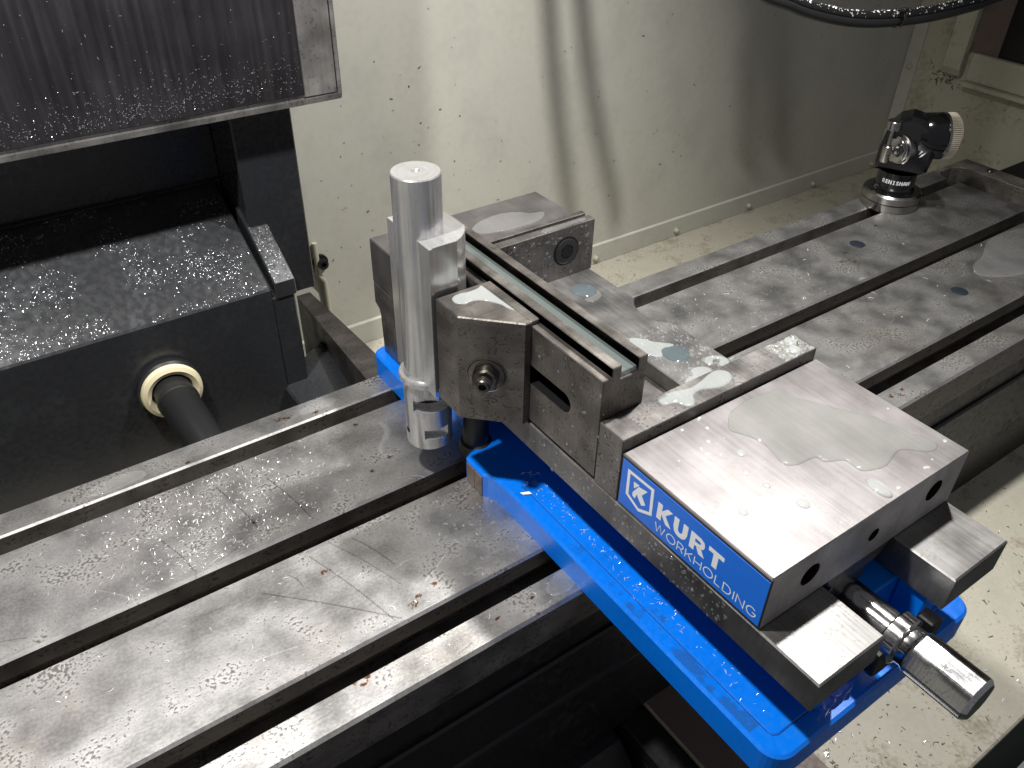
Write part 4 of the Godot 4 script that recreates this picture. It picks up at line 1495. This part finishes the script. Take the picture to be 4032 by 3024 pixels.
func chips():
	var up := Vector3.UP
	var b := MB.new()
	for i in 760:
		var x := rng.randfn(-172, 38)
		var z := rng.randf_range(-81, -3)
		if z < -81 or z > -3 or x < -330 or x > -70:
			continue
		sliver(b, Vector3(x, 0, z), up, 0.7 + 2.8 * pow(rng.randf(), 1.5), rng.randf_range(0.18, 0.4), rng.randfn(0.5, 0.6), rng.randfn(0, 0.4), rng.randf_range(0.1, 0.6))
	single("metal_chips", b, M.chip, Vector3(-160, 0, -40), "curly bright metal chips strewn on the left middle table strip", "chips", "", "stuff")
	b = MB.new()
	for i in 90:
		var z := rng.randf_range(20, 138)
		if on_land(z):
			sliver(b, Vector3(rng.randf_range(-320, -20), 0, z), up, rng.randf_range(1, 4), rng.randf_range(0.2, 0.4), rng.randf() * TAU, rng.randfn(0, 0.4), 0.2)
	for i in 60:
		var z := rng.randf_range(-78, 98)
		if on_land(z):
			sliver(b, Vector3(rng.randf_range(160, 740), 0, z), up, rng.randf_range(2, 7), rng.randf_range(0.3, 0.8), rng.randfn(0.3, 0.9), rng.randfn(0, 0.3), 0.3)
	single("metal_chips", b, M.chip, Vector3(0, 0, 60), "sparse bright metal chips over the rest of the table", "chips", "", "stuff")
	b = MB.new()
	for i in 170:
		var z := 55.0 + 215.0 * pow(rng.randf(), 1.8)
		var x := clampf(rng.randfn(10.5, 3.6), -6, 24)
		sliver(b, Vector3(x, 20.5, z), up, rng.randf_range(0.6, 3.0), rng.randf_range(0.15, 0.35), rng.randf() * TAU, rng.randfn(0, 0.4), rng.randf_range(0, 0.6))
	single("metal_chips", b, M.chip, Vector3(8, 20, 150), "fine bright metal chips along the blue base of the vise", "chips", "", "stuff")
	b = MB.new()
	b.quad(Vector3(-3.5, 20.9, 68.8), Vector3(1.6, 21.6, 71.6), Vector3(2.4, 21.2, 74.2), Vector3(-2.6, 20.8, 71.4), up)
	b.quad(Vector3(-3.5, 20.6, 68.8), Vector3(1.6, 20.8, 71.6), Vector3(2.4, 20.7, 74.2), Vector3(-2.6, 20.6, 71.4), Vector3.DOWN)
	single("metal_flake", b, M.print_white, Vector3(-1, 20, 71), "single white flake lying on the blue base edge", "flake")
	# casting slope: wet chips and drops, in drifts
	b = MB.new()
	var sn := Vector3(0, 110.5, 62.5).normalized()
	var drift := FastNoiseLite.new()
	drift.seed = 7
	drift.frequency = 0.022
	drift.fractal_octaves = 3
	for i in 9000:
		var f := pow(rng.randf(), 1.2)
		var x := rng.randf_range(-330, -40)
		var want := drift.get_noise_2d(x, f * 130.0) * 1.4 + 0.12
		want += 0.55 * exp(-pow((x + 82.0) / 30.0, 2.0)) * smoothstep(0.75, 0.3, f)
		want += 0.5 * exp(-pow((x + 235.0) / 26.0, 2.0))
		want += 0.5 * smoothstep(0.10, 0.0, f) * smoothstep(-0.3, 0.4, drift.get_noise_2d(x * 2.0, 300.0))
		if rng.randf() > want * 0.75:
			continue
		var p := Vector3(x, 16.5 + 62.5 * f, -271.5 - 110.5 * f)
		if rng.randf() < 0.25:
			sliver(b, p, sn, rng.randf_range(0.5, 2.2), rng.randf_range(0.15, 0.45), rng.randf() * TAU, rng.randfn(0, 0.4), 0.2)
		else:
			var r := 0.14 + 0.42 * pow(rng.randf(), 3.0)
			dome(b, p, sn, r, r * 0.8, 5, rng.randf_range(1.0, 1.8), rng.randf() * TAU)
	for i in 220:
		var f := rng.randf()
		var r := 0.16 + 0.5 * pow(rng.randf(), 3.0)
		dome(b, Vector3(rng.randf_range(-32, -14), 20.5 + 32.0 * f, -269.5 - 48.5 * f), sn, r, r * 0.8, 6)
	single("metal_chips", b, M.glint, Vector3(-180, 40, -310), "wet glittering chips and drops on the sloping casting top", "chips", "", "stuff")
	b = MB.new()
	for i in 900:
		var y := 170.0 + absf(rng.randfn(0, 1)) * 14.0
		var x := rng.randf_range(-260, 29)
		if rng.randf() < 0.12:
			y = rng.randf_range(170, 280)
		var sl := (x + 260.0) / 280.0
		y += sl * 12.0 * rng.randf()
		sliver(b, Vector3(x, y, -298.5), Vector3(0, 0, 1), 0.4 + 2.0 * pow(rng.randf(), 2.0), rng.randf_range(0.15, 0.4), rng.randf() * TAU, rng.randfn(0, 0.4), 0.2)
	single("metal_chips", b, M.glint, Vector3(-120, 170, -298), "bright metal chips clinging to the lower part of the hanging cover", "chips", "", "stuff")
	# dark chips stuck on the wall
	b = MB.new()
	for i in 230:
		var x := rng.randf_range(20, 1150)
		var y := rng.randf_range(-160, 260)
		if rng.randf() < 0.35:
			x = rng.randfn(190, 90)
			y = rng.randfn(-20, 60)
		if x < 20 or y < -190:
			continue
		sliver(b, Vector3(x, y, -437), Vector3(0, 0, 1), 0.8 + 4.0 * pow(rng.randf(), 2.0), rng.randf_range(0.4, 1.3), rng.randfn(1.3, 0.6), rng.randfn(0, 0.35), 0.2)
	single("wall_chips", b, M.dark_chip, Vector3(500, 0, -437), "dark chips stuck to the pale back wall", "chips", "", "stuff")
	b = MB.new()
	for i in 130:
		var z := rng.randf_range(-410, -180)
		sliver(b, Vector3(1160, rng.randf_range(-190, 130), z), Vector3(-1, 0, 0), rng.randf_range(2, 9), rng.randf_range(0.5, 1.6), rng.randf() * TAU, rng.randfn(0, 0.5), 0.2)
	for i in 60:
		sliver(b, Vector3(1160, rng.randfn(-12, 9), rng.randfn(-356, 12)), Vector3(-1, 0, 0), rng.randf_range(2, 9), rng.randf_range(0.6, 1.6), rng.randf() * TAU, rng.randfn(0, 0.5), 0.3)
	single("wall_chips", b, M.dark_chip, Vector3(1160, 0, -300), "dark chips stuck to the right wall below the window frame", "chips", "", "stuff")
	# floor
	b = MB.new()
	for i in 900:
		var x := 155.0 + 900.0 * pow(rng.randf(), 2.2)
		var z := rng.randf_range(150, 315)
		if i % 3 == 0:
			z = rng.randf_range(-430, -260)
		sliver(b, Vector3(x, -195, z), up, 0.8 + 5.0 * pow(rng.randf(), 2.0), rng.randf_range(0.3, 1.1), rng.randf() * TAU, rng.randfn(0, 0.5), 0.3)
	single("floor_chips", b, M.dark_chip, Vector3(500, -195, 230), "dark swarf scattered over the pale floor", "chips", "", "stuff")
	b = MB.new()
	for i in 260:
		var x := 155.0 + 900.0 * pow(rng.randf(), 2.0)
		var z := rng.randf_range(150, 315)
		if i % 3 == 0:
			z = rng.randf_range(-430, -260)
		sliver(b, Vector3(x, -195, z), up, rng.randf_range(1.2, 5), rng.randf_range(0.4, 0.9), rng.randf() * TAU, rng.randfn(0, 0.5), 0.4)
	for i in 110:
		sliver(b, Vector3(rng.randf_range(-300, 400), -300 + 2, rng.randf_range(150, 260)), up, rng.randf_range(1.2, 4), rng.randf_range(0.3, 0.7), rng.randf() * TAU, rng.randfn(0, 0.5), 0.4)
	single("floor_chips", b, M.chip, Vector3(500, -195, 240), "bright swarf scattered over the pale floor", "chips", "", "stuff")
